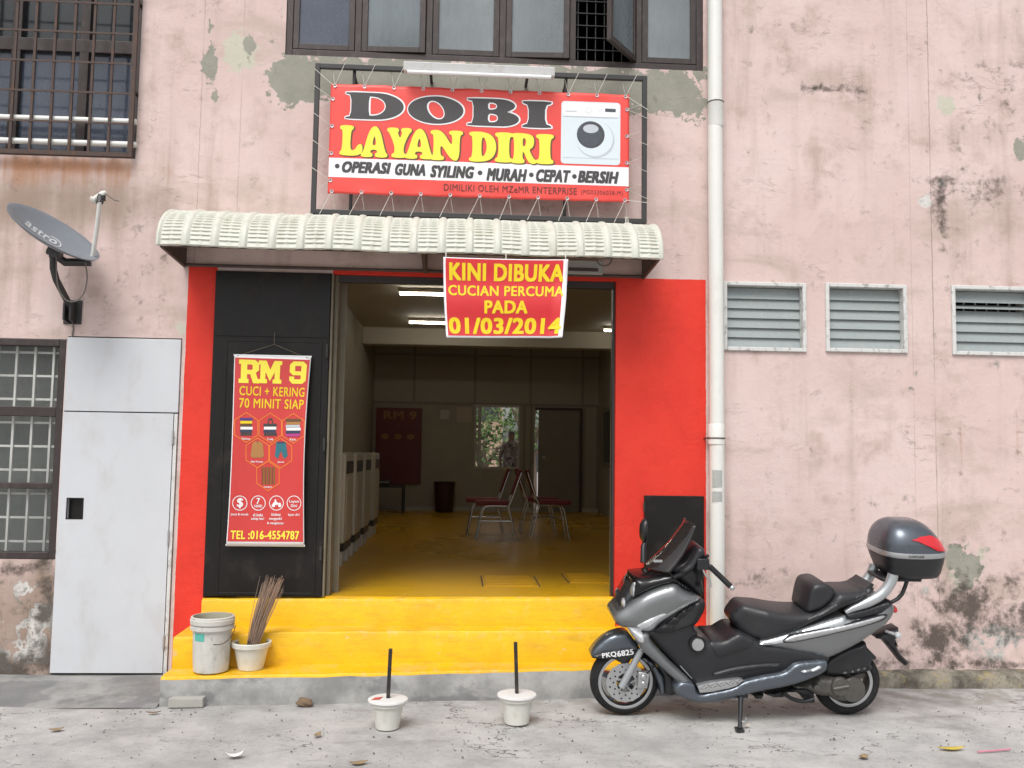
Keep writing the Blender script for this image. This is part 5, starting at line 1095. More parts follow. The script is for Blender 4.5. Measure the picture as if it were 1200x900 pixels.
    mb = SB(); pillow(mb, hlp, .10, .16, .05, .010, yfun=lambda V: np.clip(.35+.65*np.sqrt(np.clip((V[:, 0]-xn)/.13, 0, 1)), 0, 1)); hd = mb.build('headlight', M['lamp_lens'], smooth=60)
    hdb = LL(K, [(176, 430), (186, 402), (210, 352), (236, 315), (245, 318), (242, 362), (214, 392), (192, 416)], -.08)
    mb = SB(); pillow(mb, hdb, .07, .125, .04, .010, yfun=lambda V: np.clip(.35+.65*np.sqrt(np.clip((V[:, 0]-xn)/.13, 0, 1)), 0, 1)); mb.build('reflector', M['gun_dark'], hd, smooth=60)
    for pts in ([(244, 306), (248, 318), (243, 362), (232, 358), (230, 335)], [(196, 378), (206, 370), (211, 395), (204, 408), (195, 398)]):
        a = LL(K, pts, -.12); mb = SB(); pillow(mb, a, .13, .152, .02, .008, yfun=lambda V: np.clip(.36+.66*np.sqrt(np.clip((V[:, 0]-xn)/.13, 0, 1)), 0, 1.02), back=.03); mb.build('bulb_bowl', M['lens_clear'], hd, smooth=60)
    for pts, nm in (([(254, 478), (272, 462), (312, 443), (352, 428), (369, 432), (340, 452), (294, 485), (268, 488)], 'turn_signal'), ([(220, 490), (236, 487), (270, 492), (279, 536), (262, 540), (242, 525)], 'position_lamp')):
        a = LL(K, pts, -.19); mb = SB(); patch(mb, a, lambda V: np.maximum(ncf(V), shf(V)), .010, .012, .007); mb.build(nm, M['lens_clear'], smooth=60)
    # upper black cowl under the screen
    up = LL(K, [(236, 392), (246, 295), (258, 292), (300, 288), (345, 280), (392, 270), (412, 286), (434, 306), (470, 330), (506, 372), (440, 342), (402, 320), (350, 330), (290, 354), (250, 378)], -.15)
    mb = SB(); pillow(mb, up, .10, .175, .06, .013, yfun=lambda V: np.clip(.62+.38*np.sqrt(np.clip((V[:, 0]-xn)/.25, 0, 1)), 0, 1)); mb.build('upper_cowl', M['black_gloss'], smooth=60)
    da = LL(K, [(392, 250), (440, 225), (478, 185), (500, 170), (518, 185), (520, 240), (512, 300), (518, 350), (500, 366), (460, 330), (410, 290)], -.12)
    mb = SB(); pillow(mb, da, .10, .13, .04, .014); mb.build('dashboard', M['plastic'], smooth=60)
    # windscreen: a curved tinted sheet
    nb, ntp = L(A(735, 640), -.16), L(A(1030, 225), -.14)
    fb_, ftp = L(A(495, 600), .17), L(A(930, 95), .14)
    xb, zb = (nb[0]+fb_[0])/2, (nb[2]+fb_[2])/2; xt, zt = (ntp[0]+ftp[0])/2, (ntp[2]+ftp[2])/2
    def ws(a, b, d=0.):
        t_ = 2*a-1; hw = .185+(.135-.185)*b; q = abs(t_)**2.2
        x_e = nb[0]+(xt-nb[0])*b; return (x_e-.010-(1-q)*(.135*(1-b)+.03*b)+.03*math.sin(b*math.pi)-d, hw*t_, zb+(zt-zb)*b*(1-.04*q*q)+.008)
    mb = SB(); mb.grid(lambda a, b: ws(a, .13+.87*b), 24, 24); mb.build('windscreen', M['tint'], smooth=70, solid=.004)
    mb = SB(); mb.tube([ws(0, b) for b in np.linspace(.13, 1, 12)]+[ws(a, 1) for a in np.linspace(0, 1, 16)]+[ws(1, b) for b in np.linspace(1, .13, 12)], .004, 6); mb.build('screen_edge', M['plastic'], smooth=60)
    q = L(A(675, 497), -.13); mb = SB(); mb.box((q[0]-.028, -.160, q[2]-.008), (q[0]+.028, -.155, q[2]+.008)); mb.build('screen_badge', M['silver'])
    # mirrors
    q = L(A(565, 240), .26); q2 = L(A(555, 520), .20); mb = SB()
    mb.tube([q2, (q2[0]+.005, .24, (q[2]+q2[2])/2), (q[0]+.012, .26, q[2]-.06)], [.022, .018, .012], 10); mr = mb.build('mirror_stalk', M['plastic'], smooth=60)
    mb = SB(); mb.lathe([(0, -.035), (.03, -.03), (.048, -.012), (.05, .006), (.046, .010), (0, .010)], (0, 0, 0), 'x', 20); mb.v = [(q[0]+v[0], .26+v[1]*1.15, q[2]+v[2]*1.7) for v in mb.v]; mb.build('mirror', M['plastic'], mr, smooth=60)
    a = LL(A, [(880, 592), (950, 520), (1000, 440), (1030, 385), (1075, 390), (1092, 430), (1075, 470), (1040, 500), (1000, 560), (930, 605)], -.24)
    mb = SB(); pillow(mb, a-0, .02, .045, .03, .01); mb.v = [(v[0], v[1]-.235, v[2]) for v in mb.v]; mb.build('folded_mirror', M['plastic'], smooth=60)
    q = L(A(960, 560), -.2); mb = SB(); mb.tube([(q[0]+.01, -.22, q[2]+.0), (q[0]-.03, -.17, q[2]-.05), (q[0]-.09, -.14, q[2]-.08)], .016, 8); mb.build('mirror_stalk', M['plastic'], smooth=60)
    # handlebar
    g0, g1 = L((832, 664), -.29), L((856, 687), -.37); hc = L((812, 668), -.08)
    gd = (g1-g0)/np.linalg.norm(g1-g0)
    mb = SB(); mb.tube([hc, (g0+hc)/2+[0, 0, .01], g0-gd*.02, g0+gd*.03], [.03, .026, .014, .012], 12); mb.tube([(hc[0], .08, hc[2]), (hc[0]+.02, .22, hc[2]+.01), (hc[0]+.06, .36, hc[2]-.02)], [.03, .022, .015], 12); hb = mb.build('handlebar', M['plastic'], smooth=60)
    mb = SB(); mb.tube([g0, g0+gd*.01, g1-gd*.012, g1], [.019, .0175, .0175, .019], 16); mb.build('grip', M['rubber'], hb, smooth=50)
    mb = SB(); mb.tube([g1, g1+gd*.006, g1+gd*.022, g1+gd*.028], [.010, .016, .015, .009], 14); mb.build('bar_end', M['silver'], hb, smooth=50)
    s0 = L((822, 660), -.26); mb = SB(); mb.box((s0[0]-.035, -.30, s0[2]-.035), (s0[0]+.04, -.22, s0[2]+.035)); mb.tube([(s0[0]+.02, -.25, s0[2]+.03), (s0[0]+.04, -.27, s0[2]+.055)], .012, 8); mb.build('switch_block', M['plastic'], hb, bevel=.01, smooth=50)
    lv = [L(p, -.31) for p in ((824, 668), (828, 676), (832, 680), (833, 688))]; mb = SB(); mb.tube(catmull(lv, .01, False), .006, 8); mb.build('brake_lever', M['silver'], hb, smooth=60)
    mb = SB()
    for k in range(3): mb.tube(catmull([(s0[0]-.01*k, -.22, s0[2]-.02), (s0[0]+.03-.01*k, -.19, s0[2]-.09), (s0[0]+.02, -.15, s0[2]-.15-.01*k), (s0[0]-.04, -.1, s0[2]-.17)], .02, False), .006, 6)
    mb.build('control_cable', M['plastic'], hb, smooth=60)
    # fuel cap, key strip
    q = L(C(420, 550), -.17); mb = SB(); mb.lathe([(.0, -.215), (.038, -.214), (.041, -.20), (.041, -.15)], (q[0], 0, q[2]), 'y', 28); cp = mb.build('fuel_cap', M['alu'], smooth=40)
    mb = SB(); mb.lathe([(.042, -.15), (.042, -.206), (.054, -.204), (.058, -.15)], (q[0], 0, q[2]), 'y', 28); mb.build('cap_ring', M['black_gloss'], cp, smooth=40)
    a = LL(C, [(282, 765), (292, 762), (392, 870), (388, 880)], -.2); mb = SB(); patch(mb, a, lambda V: np.maximum(shf(V), bodyf(V)), .006, .004, .008, smooth=False); mb.build('chrome_strip', M['silver'])
    # lower cowl, foot boards
    low = LL(I, [(812, 801), (818, 813), (836, 811), (858.7, 806), (872, 798.7), (895, 793), (918.7, 788), (933, 778), (957, 775), (968, 774.7), (966.7, 785), (953, 793), (926.7, 802), (886.7, 810), (860, 817), (833, 822), (813, 821.5), (796, 814.5), (791, 808), (797, 800)], -.21)
    lowf = field(low, .220, .229, .02); mb = SB(); pillow(mb, low, .220, .229, .02, .012); lc = mb.build('lower_cowl', M['gun_dark'], smooth=60)
    fbp = LL(I, [(817, 803.5), (828, 800.5), (845, 797.5), (866, 795.5), (871, 796.5), (863, 803), (855, 806), (835, 810), (820, 811.5)], -.215)
    mb = SB(); patch(mb, fbp, lambda V: np.maximum(lowf(V), bodyf(V)+.01), .006, .008, .010, smooth=False); fbd = mb.build('foot_plate', M['alu'], smooth=50)
    fq = lambda q: float(max(lowf(np.array([[q[0], q[2]]]))[0], bodyf(np.array([[q[0], q[2]]]))[0]+.01))
    mb = SB()
    for i in range(9):
        for j in range(2):
            u = 822+5.2*i+2.5*j; v = 806.5-.9*i*.9-j*3.2; q = L((u, v), -.219); dx = .010; s = 1 if (i+j) % 2 else -1
            mb.tube([(q[0]-dx, -fq(q)-.006, q[2]-s*.006), (q[0]+dx, -fq(q)-.006, q[2]+s*.006)], .0018, 5)
    mb.build('tread_pattern', M['engine'], fbd)
    a = LL(H, [(143, 420), (200, 412), (255, 400), (300, 375), (332, 378), (330, 400), (280, 430), (210, 440), (150, 442)], -.24); mb = SB(); pillow(mb, a, .215, .245, .012, .008); mb.build('foot_peg', M['silver'], smooth=60)
    # seat
    seat = LL(E_, [(142, 560), (178, 505), (238, 455), (330, 462), (430, 476), (600, 504), (760, 512), (880, 490), (960, 440), (1030, 360), (1075, 330), (1200, 325), (1300, 318), (1365, 306), (1388, 300), (1385, 318), (1250, 400), (1120, 450), (950, 530), (720, 640), (560, 705), (430, 742), (330, 742), (275, 732), (215, 690), (182, 640), (150, 600)], -.13)
    def seatw(V):
        x = V[:, 0]; x0, x1 = seat[:, 0].min(), seat[:, 0].max(); s = (x-x0)/(x1-x0); return np.clip(.55+.9*np.clip(s*2.2, 0, .5), .5, 1)*np.clip(1.25-.35*s, .8, 1.)
    mb = SB(); pillow(mb, seat, .132, .182, .05, .012, yfun=seatw); so = mb.build('seat', M['seat'], smooth=75)
    hp = LL(E_, [(795, 508), (800, 430), (822, 330), (850, 275), (900, 258), (960, 258), (1010, 285), (1045, 325), (1025, 390), (990, 430), (930, 475), (870, 500)], -.145)
    mb = SB(); pillow(mb, hp, .125, .155, .035, .012); mb.build('rider_backrest', M['seat'], so, smooth=75)
    sk = LL(E_, [(440, 640), (720, 580), (860, 515), (1000, 440), (1180, 380), (1330, 300), (1385, 262), (1385, 300), (1200, 420), (950, 530), (720, 640), (560, 705), (430, 742), (330, 745), (300, 715)], -.15)
    mb = SB(); patch(mb, sk, field(seat, .132, .182, .05, seatw), .004, .015, .012); mb.build('seat_skirt', M['plastic'], so, smooth=60)
    # tail panels
    tail = LL(I, [(886, 756.5), (897, 749), (936, 738), (988, 722), (993, 726), (1014.7, 724), (1033, 718.5), (1045, 710.5), (1052.7, 712.5), (1055, 718), (1050.7, 727), (1041, 736.7), (1025, 746.5), (1006.7, 757), (985, 767), (970.7, 772.7), (960, 771), (920, 763), (900, 759)], -.17)
    def tailw(V): s = (V[:, 0]-tail[:, 0].min())/(np.ptp(tail[:, 0])); return 1-.35*np.clip((s-.55)/.45, 0, 1)**1.5
    taf = field(tail, .14, .19, .06, tailw); mb = SB(); pillow(mb, tail, .14, .19, .06, .013, yfun=tailw); tl_ = mb.build('tail_panel', M['gun'], smooth=60)
    ts = LL(I, [(887, 756.3), (897, 749.6), (936, 738.6), (988, 723), (994, 727.5), (998, 730.5), (965, 736), (932, 742.5), (918, 751), (903, 754)], -.17)
    mb = SB(); patch(mb, ts, taf, .004, .012); mb.build('bright_flash', M['silver'], tl_, smooth=60)
    tb = LL(I, [(919, 751), (925, 746.3), (933, 743.8), (960, 738.5), (1000, 731), (1038.5, 723.5), (1038, 727), (1020, 732.5), (985, 740), (950, 748), (928, 752)], -.19)
    mb = SB(); patch(mb, tb, lambda V: .186*tailw(V), .016, .018, .008); mb.build('chrome_moulding', M['alu'], tl_, smooth=60)
    tg = LL(I, [(917, 752), (924.5, 745.3), (933, 742.6), (960, 737.2), (1000, 729.8), (1041, 722), (1040, 728.5), (1020, 734), (985, 741.5), (950, 749.5), (927, 753.5)], -.19)
    mb = SB(); patch(mb, tg, lambda V: .186*tailw(V), .006, .006, .008); mb.build('moulding_gap', M['plastic'], tl_, smooth=60)
    rl = LL(G, [(780, 455), (835, 462), (856, 490), (846, 522), (815, 520), (770, 500)], -.09); mb = SB(); pillow(mb, rl, .06, .085, .02, .010); mb.build('tail_lamp', M['lens_red'], smooth=60)
    dkp = LL(G, [(385, 520), (560, 470), (760, 410), (800, 440), (700, 515), (560, 565), (420, 590)], -.14); mb = SB(); pillow(mb, dkp, .12, .15, .02, .012); mb.build('rack_base', M['plastic'], smooth=60)
    # grab rail and box rack
    rail = [(380, 508), (430, 478), (510, 445), (600, 405), (680, 360), (740, 300), (785, 225), (800, 170)]
    for s in (-1, 1):
        pts = [L(G(*q), -.135) for q in rail]; pts = [(p[0], s*.135, p[2]) for p in catmull(pts, .02, False)]; k = len(pts)
        mb = SB(); mb.tube(pts, [.017+.018*min(1, i/(k*.35)) for i in range(k)], 16); mb.build('grab_rail', M['silver'], smooth=70)
    pts = [L(G(*q), -.10) for q in ((930, 200), (905, 280), (875, 350), (840, 388), (780, 420), (700, 455), (560, 495))]
    for s in (-1, 1): mb = SB(); mb.tube([(p[0], s*.10, p[2]) for p in catmull(pts, .02, False)], .013, 10); mb.build('rack_tube', M['plastic'], smooth=70)
    p = L(G(720, 160), -.0); mb = SB(); mb.box((p[0]-.07, -.12, p[2]-.03), (p[0]+.20, .10, p[2]-.005)); mb.build('rack_plate', M['plastic'], bevel=.008)
    # top box
    xr = L((1111, 648), -.12)[0]; xf = L((1012, 628), .15)[0]; zs_ = L((1075, 650.5), -.21)[2]; ztp = L((1045, 607), 0)[2]; zbt = L((1070, 679), -.17)[2]
    cx, hx, hy = (xr+xf)/2, (xr-xf)/2, .225
    def loop(cx, hx, hy, z, n=48, e=3.2, tilt=0):
        out = []
        for k in range(n):
            t_ = 2*math.pi*k/n; c_, s_ = math.cos(t_), math.sin(t_); x = abs(c_)**(2/e)*math.copysign(1, c_); y = abs(s_)**(2/e)*math.copysign(1, s_)
            out.append((cx+hx*x*(1-.10*max(0, x)*abs(y)**2*0), hy*y*(1-.10*max(0, x)), z+tilt*x))
        return out
    def loft(mb, loops, cap0=True, cap1=True):
        n = len(loops[0]); mb.add([p for l in loops for p in l], [(i*n+k, i*n+(k+1) % n, (i+1)*n+(k+1) % n, (i+1)*n+k) for i in range(len(loops)-1) for k in range(n)]+([tuple(range(n))[::-1]] if cap0 else [])+([tuple((len(loops)-1)*n+k for k in range(n))] if cap1 else []))
    hb_ = zs_-zbt
    mb = SB(); loft(mb, [loop(cx+.03, hx*.55, hy*.62, zbt-.004), loop(cx+.02, hx*.74, hy*.80, zbt+.004), loop(cx+.012, hx*.83, hy*.88, zbt+hb_*.18), loop(cx+.005, hx*.93, hy*.95, zbt+hb_*.6), loop(cx, hx*.975, hy*.985, zs_-.022)])
    tbx = mb.build('top_box', M['plastic'], smooth=50)
    mb = SB(); loft(mb, [loop(cx, hx*.97, hy*.98, zs_-.026), loop(cx, hx*1.0, hy*1.0, zs_-.022), loop(cx, hx*1.01, hy*1.01, zs_-.005), loop(cx, hx*1.0, hy*1.0, zs_+.008), loop(cx, hx*.97, hy*.97, zs_+.010)], False, False); mb.build('seam_band', M['alu'], tbx, smooth=50)
    hl_ = ztp-zs_
    def lid(h, g=0.):
        t_ = h; f = math.sqrt(max(0, 1-t_**2.3)); r = max(0, 1-t_)**.5; x0 = cx-hx*.985*(.40+.60*f)*1-g; x1 = cx+hx*.985*(.05+.95*r)+g
        return loop((x0+x1)/2, (x1-x0)/2, hy*.98*(.18+.82*math.sqrt(max(0, 1-t_**2.4)))+g*1.5, zs_+.008+(hl_-.008)*h)
    mb = SB(); hs_ = [0, .06, .12, .18, .25, .31, .38, .44, .5, .56, .62, .68, .73, .78, .82, .86, .89, .92, .945, .965, .98, .99, 1.]; loft(mb, [lid(h) for h in hs_], False, True); ld = mb.build('lid', M['gun_dark'], tbx, smooth=50)
    # red reflector wraps the rear flank of the lid (angles run rear 0, near flank -90 degrees)
    def lidpt(ang, h, g): l = lid(h, g); n = len(l); k = (ang/360*n) % n; i = int(k); f = k-i; a, b = np.array(l[i % n]), np.array(l[(i+1) % n]); return a*(1-f)+b*f
    for s in (-1, 1):
        mb = SB()
        def rf(a, b, s=s):
            x_ = -.26+1.25*a; ang = -math.degrees(math.acos(math.copysign(abs(x_)**1.6, x_))); X4 = [-.26, .1, .3, .5, .75, 1.]; lo = float(np.interp(x_, X4, [.455, .37, .24, .10, .06, .05])); hi_ = float(np.interp(x_, [-.26, .1, .53, .77, .92, 1.], [.47, .56, .60, .50, .36, .15])); p = lidpt(ang, lo+(hi_-lo)*b, .004); return (p[0], p[1]*-s, p[2])
        mb.grid(rf, 48, 10); mb.build('side_reflector', M['lens_red'], tbx, smooth=70)
    mb = SB(); q0, q1 = L(F(782, 470), -.22), L(F(920, 445), -.22)
    put_text(mb, 'COOCASE', (q0[0], q1[0], zs_-.016, zs_-.001), lambda x, z: (x, -.2285+.0*x, z), .03); mb.build('small_lettering', M['sign_black'], tbx)
    q = L(F(755, 160), -.04); mb = SB(); mb.lathe([(0, .006), (.018, .004), (.022, -.01)], (q[0], -.02, ztp-.012), 'z', 16); mb.build('lid_badge', M['gun'], tbx, smooth=50)
    # rear mudguard hanger, inner fender, engine
    a = LL(G, [(640, 722), (740, 680), (800, 655), (845, 640), (848, 700), (820, 740), (845, 815), (812, 775), (860, 870), (935, 945), (905, 975), (850, 905), (780, 820), (720, 750), (650, 735)], -.05); mb = SB(); pillow(mb, a, .05, .07, .02, .010, smooth=False); mb.build('plate_hanger', M['plastic'], smooth=40)
    q = L(G(800, 690), -.1); mb = SB(); mb.lathe([(0, -.022), (.018, -.016), (.022, 0), (.018, .012), (0, .015)], (q[0]+.01, -.14, q[2]), 'y', 14); mb.tube([(q[0], -.13, q[2]), (q[0]-.03, -.06, q[2])], .010, 8); mb.build('rear_signal', M['lens_clear'], smooth=50)
    a = LL(H, [(380, 330), (470, 270), (560, 225), (660, 195), (715, 175), (725, 215), (770, 265), (812, 312), (800, 335), (775, 330), (760, 372), (775, 395), (740, 430), (600, 455), (480, 470), (380, 455), (350, 400)], -.10); mb = SB(); pillow(mb, a, .085, .11, .03, .012); mb.build('rear_mudguard', M['plastic'], smooth=60)
    a = LL(H, [(485, 440), (600, 412), (700, 388), (760, 392), (738, 412), (640, 440), (540, 462)], -.12); mb = SB(); pillow(mb, a, .10, .125, .015, .010); mb.build('air_box_lid', M['plastic'], smooth=60)
    a = LL(H, [(80, 545), (180, 520), (250, 500), (300, 470), (390, 475), (480, 480), (560, 492), (640, 530), (685, 570), (680, 622), (620, 668), (540, 690), (460, 688), (385, 650), (300, 640), (250, 625), (180, 585), (90, 580)], -.10); mb = SB(); pillow(mb, a, .08, .135, .04, .012); en = mb.build('engine', M['engine'], smooth=60)
    q = L(H(480, 560), -.13); mb = SB(); mb.lathe([(0, -.150), (.055, -.148), (.062, -.138), (.064, -.12)], (q[0], 0, q[2]), 'y', 28); mb.tube([(q[0]-.05, -.148, q[2]-.01), (q[0]+.05, -.15, q[2]+.01)], .012, 8)
    mb.build('clutch_cover', M['engine'], en, smooth=50)
    q2 = L(H(600, 590), -.13); mb = SB(); mb.lathe([(0, -.143), (.075, -.140), (.082, -.125)], (q2[0], 0, q2[2]), 'y', 28)
    mb.build('drive_cover', M['engine'], en, smooth=50)
    q3 = L(H(275, 565), -.15); mb = SB(); mb.lathe([(0, -.165), (.02, -.163), (.022, -.12)], (q3[0], 0, q3[2]), 'y', 14); mb.build('pivot_bolt', M['engine'], en, smooth=50)
    for pts in ([(400, 385), (560, 380), (720, 350), (830, 330), (940, 330), (1000, 380), (1010, 470), (940, 475), (900, 420), (840, 380), (760, 380), (720, 430), (640, 425), (560, 395), (540, 435), (490, 440), (470, 410)],):
        mb = SB(); pillow(mb, LL(D, pts, -.05), .05, .09, .02, .010, smooth=False); mb.build('engine_underside', M['plastic'], smooth=40)
    pts = [L(D(*q), -.12) for q in ((740, 395), (790, 430), (850, 455), (930, 465), (1000, 440))]; mb = SB(); mb.tube(catmull(pts, .02, False), .014, 8); mb.tube([(pts[0][0], .12, pts[0][2]), (pts[2][0], .12, pts[2][2]), (pts[-1][0], .12, pts[-1][2])], .014, 8); mb.build('centre_stand', M['plastic'], smooth=60)
    mb = SB(); c_ = (cr[0], .17, cr[2]); mb.tube([(c_[0]-.35, .17, c_[2]+.02), (c_[0]-.28, .17, c_[2]+.03), (c_[0]+.10, .17, c_[2]+.10), (c_[0]+.14, .17, c_[2]+.11)], [.03, .055, .06, .045], 16); mb.build('silencer', M['engine'], smooth=50)
    # side stand: its foot on the ground
    top = L(D(362, 400), -.19); ftw = P(867, 854.5, z=.012); fl_ = Rm.T @ (ftw-O)
    mb = SB(); mb.tube([top, top*.3+fl_*.7, fl_], [.018, .013, .013], 10); mb.tube([top-[.05, 0, .0], top+[.04, 0, 0]], .026, 10); sst = mb.build('side_stand', M['plastic'], smooth=50)
    mb = SB(); mb.box((fl_[0]-.026, fl_[1]-.02, fl_[2]-.010), (fl_[0]+.024, fl_[1]+.03, fl_[2]+.004)); mb.build('foot', M['plastic'], sst)
    mb = SB(); t0 = fl_+(top-fl_)*.22; mb.tube([t0, t0+[.03, -.01, .0], t0+[.034, -.015, .03]], .006, 8); mb.build('stand_tang', M['alu'], sst, smooth=60)
scooter()

# ------------------------------------------------------------------ pails, pots, broom
def pail():
    c = P(242, 791, z=.19); c[1] += .105; root = thing('paint_pail', 'dusty white paint pail with a faded teal print on the yellow step', 'bucket', tuple(c))
    e = .165; r0, r1 = 21*.0385/6.2*1, 0
    rb, rt, h = .116, .140, .375
    mb = MB(); mb.lathe([(0, .004), (rb-.008, .004), (rb, .012), (rb+.006, .10), (rt-.012, h-.09), (rt-.010, h-.088), (rt+.004, h-.086), (rt+.004, h-.06), (rt-.006, h-.058), (rt-.006, h-.05), (rt+.006, h-.048), (rt+.008, h-.02), (rt+.003, h-.018), (rt+.003, h-.004), (rt-.002, h), (rt-.010, h)], tuple(c), 'z', 48)
    b = mb.build('body', M['bucket'], root, smooth=35)
    mb = MB(); mb.lathe([(rt-.010, h), (rt-.018, h-.02), (rb-.012, .10), (0, .10)], tuple(c), 'z', 48); mb.build('inside', M['bucket_in'], root, smooth=50)
    mb = MB(); rl = lambda z: rb+.006+(rt-.012-rb-.006)*(z-.10)/(h-.19)+.0012
    for a0, a1 in ((-2.35, -1.72),): mb.grid(lambda a, q: (c[0]+rl(.222+.052*q)*math.cos(a0+(a1-a0)*a), c[1]+rl(.222+.052*q)*math.sin(a0+(a1-a0)*a), c[2]+.222+.052*q), 14, 3)
    mb.build('teal_print', M['teal'], b, smooth=60)
    mb = MB(); pts = [(c[0]+(rt+.012)*math.cos(t), c[1]+(rt+.012)*math.sin(t), c[2]+h-.07-.10*math.sin((t+2.2)/2.3*math.pi)) for t in np.linspace(-2.2+.95, .1, 14)]; mb.tube(pts, .003, 6); mb.build('wire_handle', M['rust_steel'], root, smooth=60)
pail()
def flower_pot(name, label, u, v, zb, rt, rb, h, fill=None, dx=.0):
    c = P(u, v, z=zb); c[1] += rb*.8; root = thing(name, label, 'pot', tuple(c))
    mb = MB(); mb.lathe([(0, .003), (rb-.006, .003), (rb, .008), (rb+(rt-rb)*.55, h*.62), (rb+(rt-rb)*.58, h*.64), (rt-.012, h-.035), (rt+.004, h-.033), (rt+.008, h-.004), (rt+.005, h), (rt-.006, h), (rt-.010, h-.012)], tuple(c), 'z', 44); mb.build('pot_body', M['pot'], root, smooth=35)
    return root, c
r_, c = flower_pot('flower_pot', 'cream plastic pot holding the stick broom on the yellow step', 291, 787, .19, .128, .085, .19)
mb = MB(); mb.lathe([(.118, .178), (.085, .03), (0, .03)], tuple(c), 'z', 40); mb.build('pot_inside', M['bucket_in'], r_, smooth=50)
br = thing('stick_broom', 'bundle of thin brown coconut ribs standing in the cream pot', 'broom', (c[0], c[1], c[2]+.04))
mb = MB(); rng = np.random.RandomState(11)
foot = np.array([c[0]+.0, c[1]+.02, c[2]+.04])
for k in range(120):
    a, q = rng.uniform(0, 6.28), rng.uniform(0, 1)**.5; b0 = foot+np.array([.028*q*math.cos(a)-.02, .028*q*math.sin(a), 0]); ln = rng.uniform(.50, .60)
    top = b0+np.array([.150+.055*q*math.cos(a)+rng.normal(0, .009), .04*q*math.sin(a), ln]); mid = (b0+top)/2+np.array([-.012, 0, .0])
    mb.tube([b0, mid, top], [.0026, .0020, .0008], 4)
mb.build('broom_ribs', M['broom'], br); mb = MB(); mb.tube([foot+[-.0, 0, .13], foot+[.008, 0, .16]], .034, 12); mb.build('binding', M['rust_steel'], br)
def cone_pot(label, u, v, rt, rb, h, sh, red=False, lean=0):
    r_, c = flower_pot('weighted_pot', label, u, v, 0, rt, rb, h); r_['group'] = 'cement filled pots keeping the entrance clear'
    mb = MB(); n = 44; rng = np.random.RandomState(int(u)); mb.lathe([(0, h+.006), (.04, h+.006), (rt*.6, h+.004), (rt+.006, h+.006), (rt+.018, h+.002), (rt+.020, h-.008), (rt+.012, h-.014), (rt-.002, h-.010)], tuple(c), 'z', n); fl = mb.build('cement_lid', M['pot_fill'], r_, smooth=50)
    if red:
        mb = MB(); mb.grid(lambda a, b: (c[0]-rt*.98+.052*a+.02*b, c[1]-.055+.06*b+.02*a, c[2]+h+.0078-.001*(1-a)), 6, 6); mb.build('red_paint', M['pot_red'], fl)
    mb = MB(); w_ = .0115; b = c+np.array([0, 0, h+.0]); mb.hexa([(b[0]-w_, b[1]-w_, b[2]), (b[0]+w_, b[1]-w_, b[2]), (b[0]+w_, b[1]+w_, b[2]), (b[0]-w_, b[1]+w_, b[2])], [(b[0]-w_+lean, b[1]-w_, b[2]+sh), (b[0]+w_+lean, b[1]-w_, b[2]+sh), (b[0]+w_+lean, b[1]+w_, b[2]+sh), (b[0]-w_+lean, b[1]+w_, b[2]+sh)]); mb.build('post', M['post'], r_, bevel=.003)
cone_pot('cream pot with a black stick and a red paint splash on its lid', 453, 857, .104, .072, .178, .305, True, .008)
cone_pot('clean cream pot with a taller black stick nearest the scooter', 606, 851, .106, .078, .180, .325, False, -.014)
# grey brick and brown stone by the bottom step
q = P(217, 830, z=0); mb = MB(); mb.hexa([(q[0]-.115, q[1]-.0, 0), (q[0]+.11, q[1]+.01, 0), (q[0]+.115, q[1]+.10, 0), (q[0]-.105, q[1]+.09, 0)], [(q[0]-.113, q[1]+.003, .062), (q[0]+.108, q[1]+.012, .06), (q[0]+.112, q[1]+.098, .062), (q[0]-.10, q[1]+.088, .063)])
tag(mb.build('cement_brick', M['brick'], bevel=.006), 'flat grey cement brick at the left end of the bottom step', 'brick')
def lump(name, u, v, r, m, label, cat, seed, sq=(1, .8, .6)):
    q = P(u, v, z=0); rng = np.random.RandomState(seed); bm = bmesh.new(); bmesh.ops.create_icosphere(bm, subdivisions=3, radius=1)
    ph = rng.uniform(0, 6, 9)
    vs = [tuple(q[i]+(v_.co[i]*(1+.18*math.sin(3*v_.co.x+ph[0])*math.sin(3.4*v_.co.y+ph[1])+.12*math.sin(6*v_.co.z+ph[2]+4*v_.co.x)))*r*sq[i]+(r*sq[2]*.7 if i == 2 else 0) for i in range(3)) for v_ in bm.verts]; fs = [tuple(x.index for x in f.verts) for f in bm.faces]; bm.free()
    mb = MB(); mb.add(vs, fs); return tag(mb.build(name, m, smooth=60), label, cat)
lump('stone', 357, 827, .055, M['stone'], 'small brown stone against the bottom step', 'stone', 4, (1, .7, .55))
def leaf(u, v, ln, wd, ang, m, name, label, cat, curl=.01):
    q = P(u, v, z=.004); ca, sa = math.cos(ang), math.sin(ang)
    def f(a, b):
        w_ = wd*math.sin(math.pi*min(.999, max(.001, a)))**.8*(b-.5); x = ln*(a-.5); return (q[0]+x*ca-w_*sa, q[1]+x*sa+w_*ca, .006+curl*(2*a-1)**2+curl*.8*abs(b-.5))
    mb = MB(); mb.grid(f, 10, 4); return tag(mb.build(name, m, smooth=60, solid=.0012), label, cat)
leaf(1115, 878, .17, .05, .05, M['leaf_y'], 'leaf', 'yellow fallen leaf on the ground at the lower right', 'leaf'); leaf(1012, 888, .07, .05, 1., M['leaf_b'], 'leaf', 'brown dry leaf lying below the rear wheel of the scooter', 'leaf')
leaf(66, 856, .08, .05, .4, M['leaf_b'], 'leaf', 'brown dry leaf on the pale ground at the far left', 'leaf'); leaf(420, 895, .10, .05, .3, M['leaf_b'], 'leaf', 'curled dry leaf at the lower edge left of centre', 'leaf')
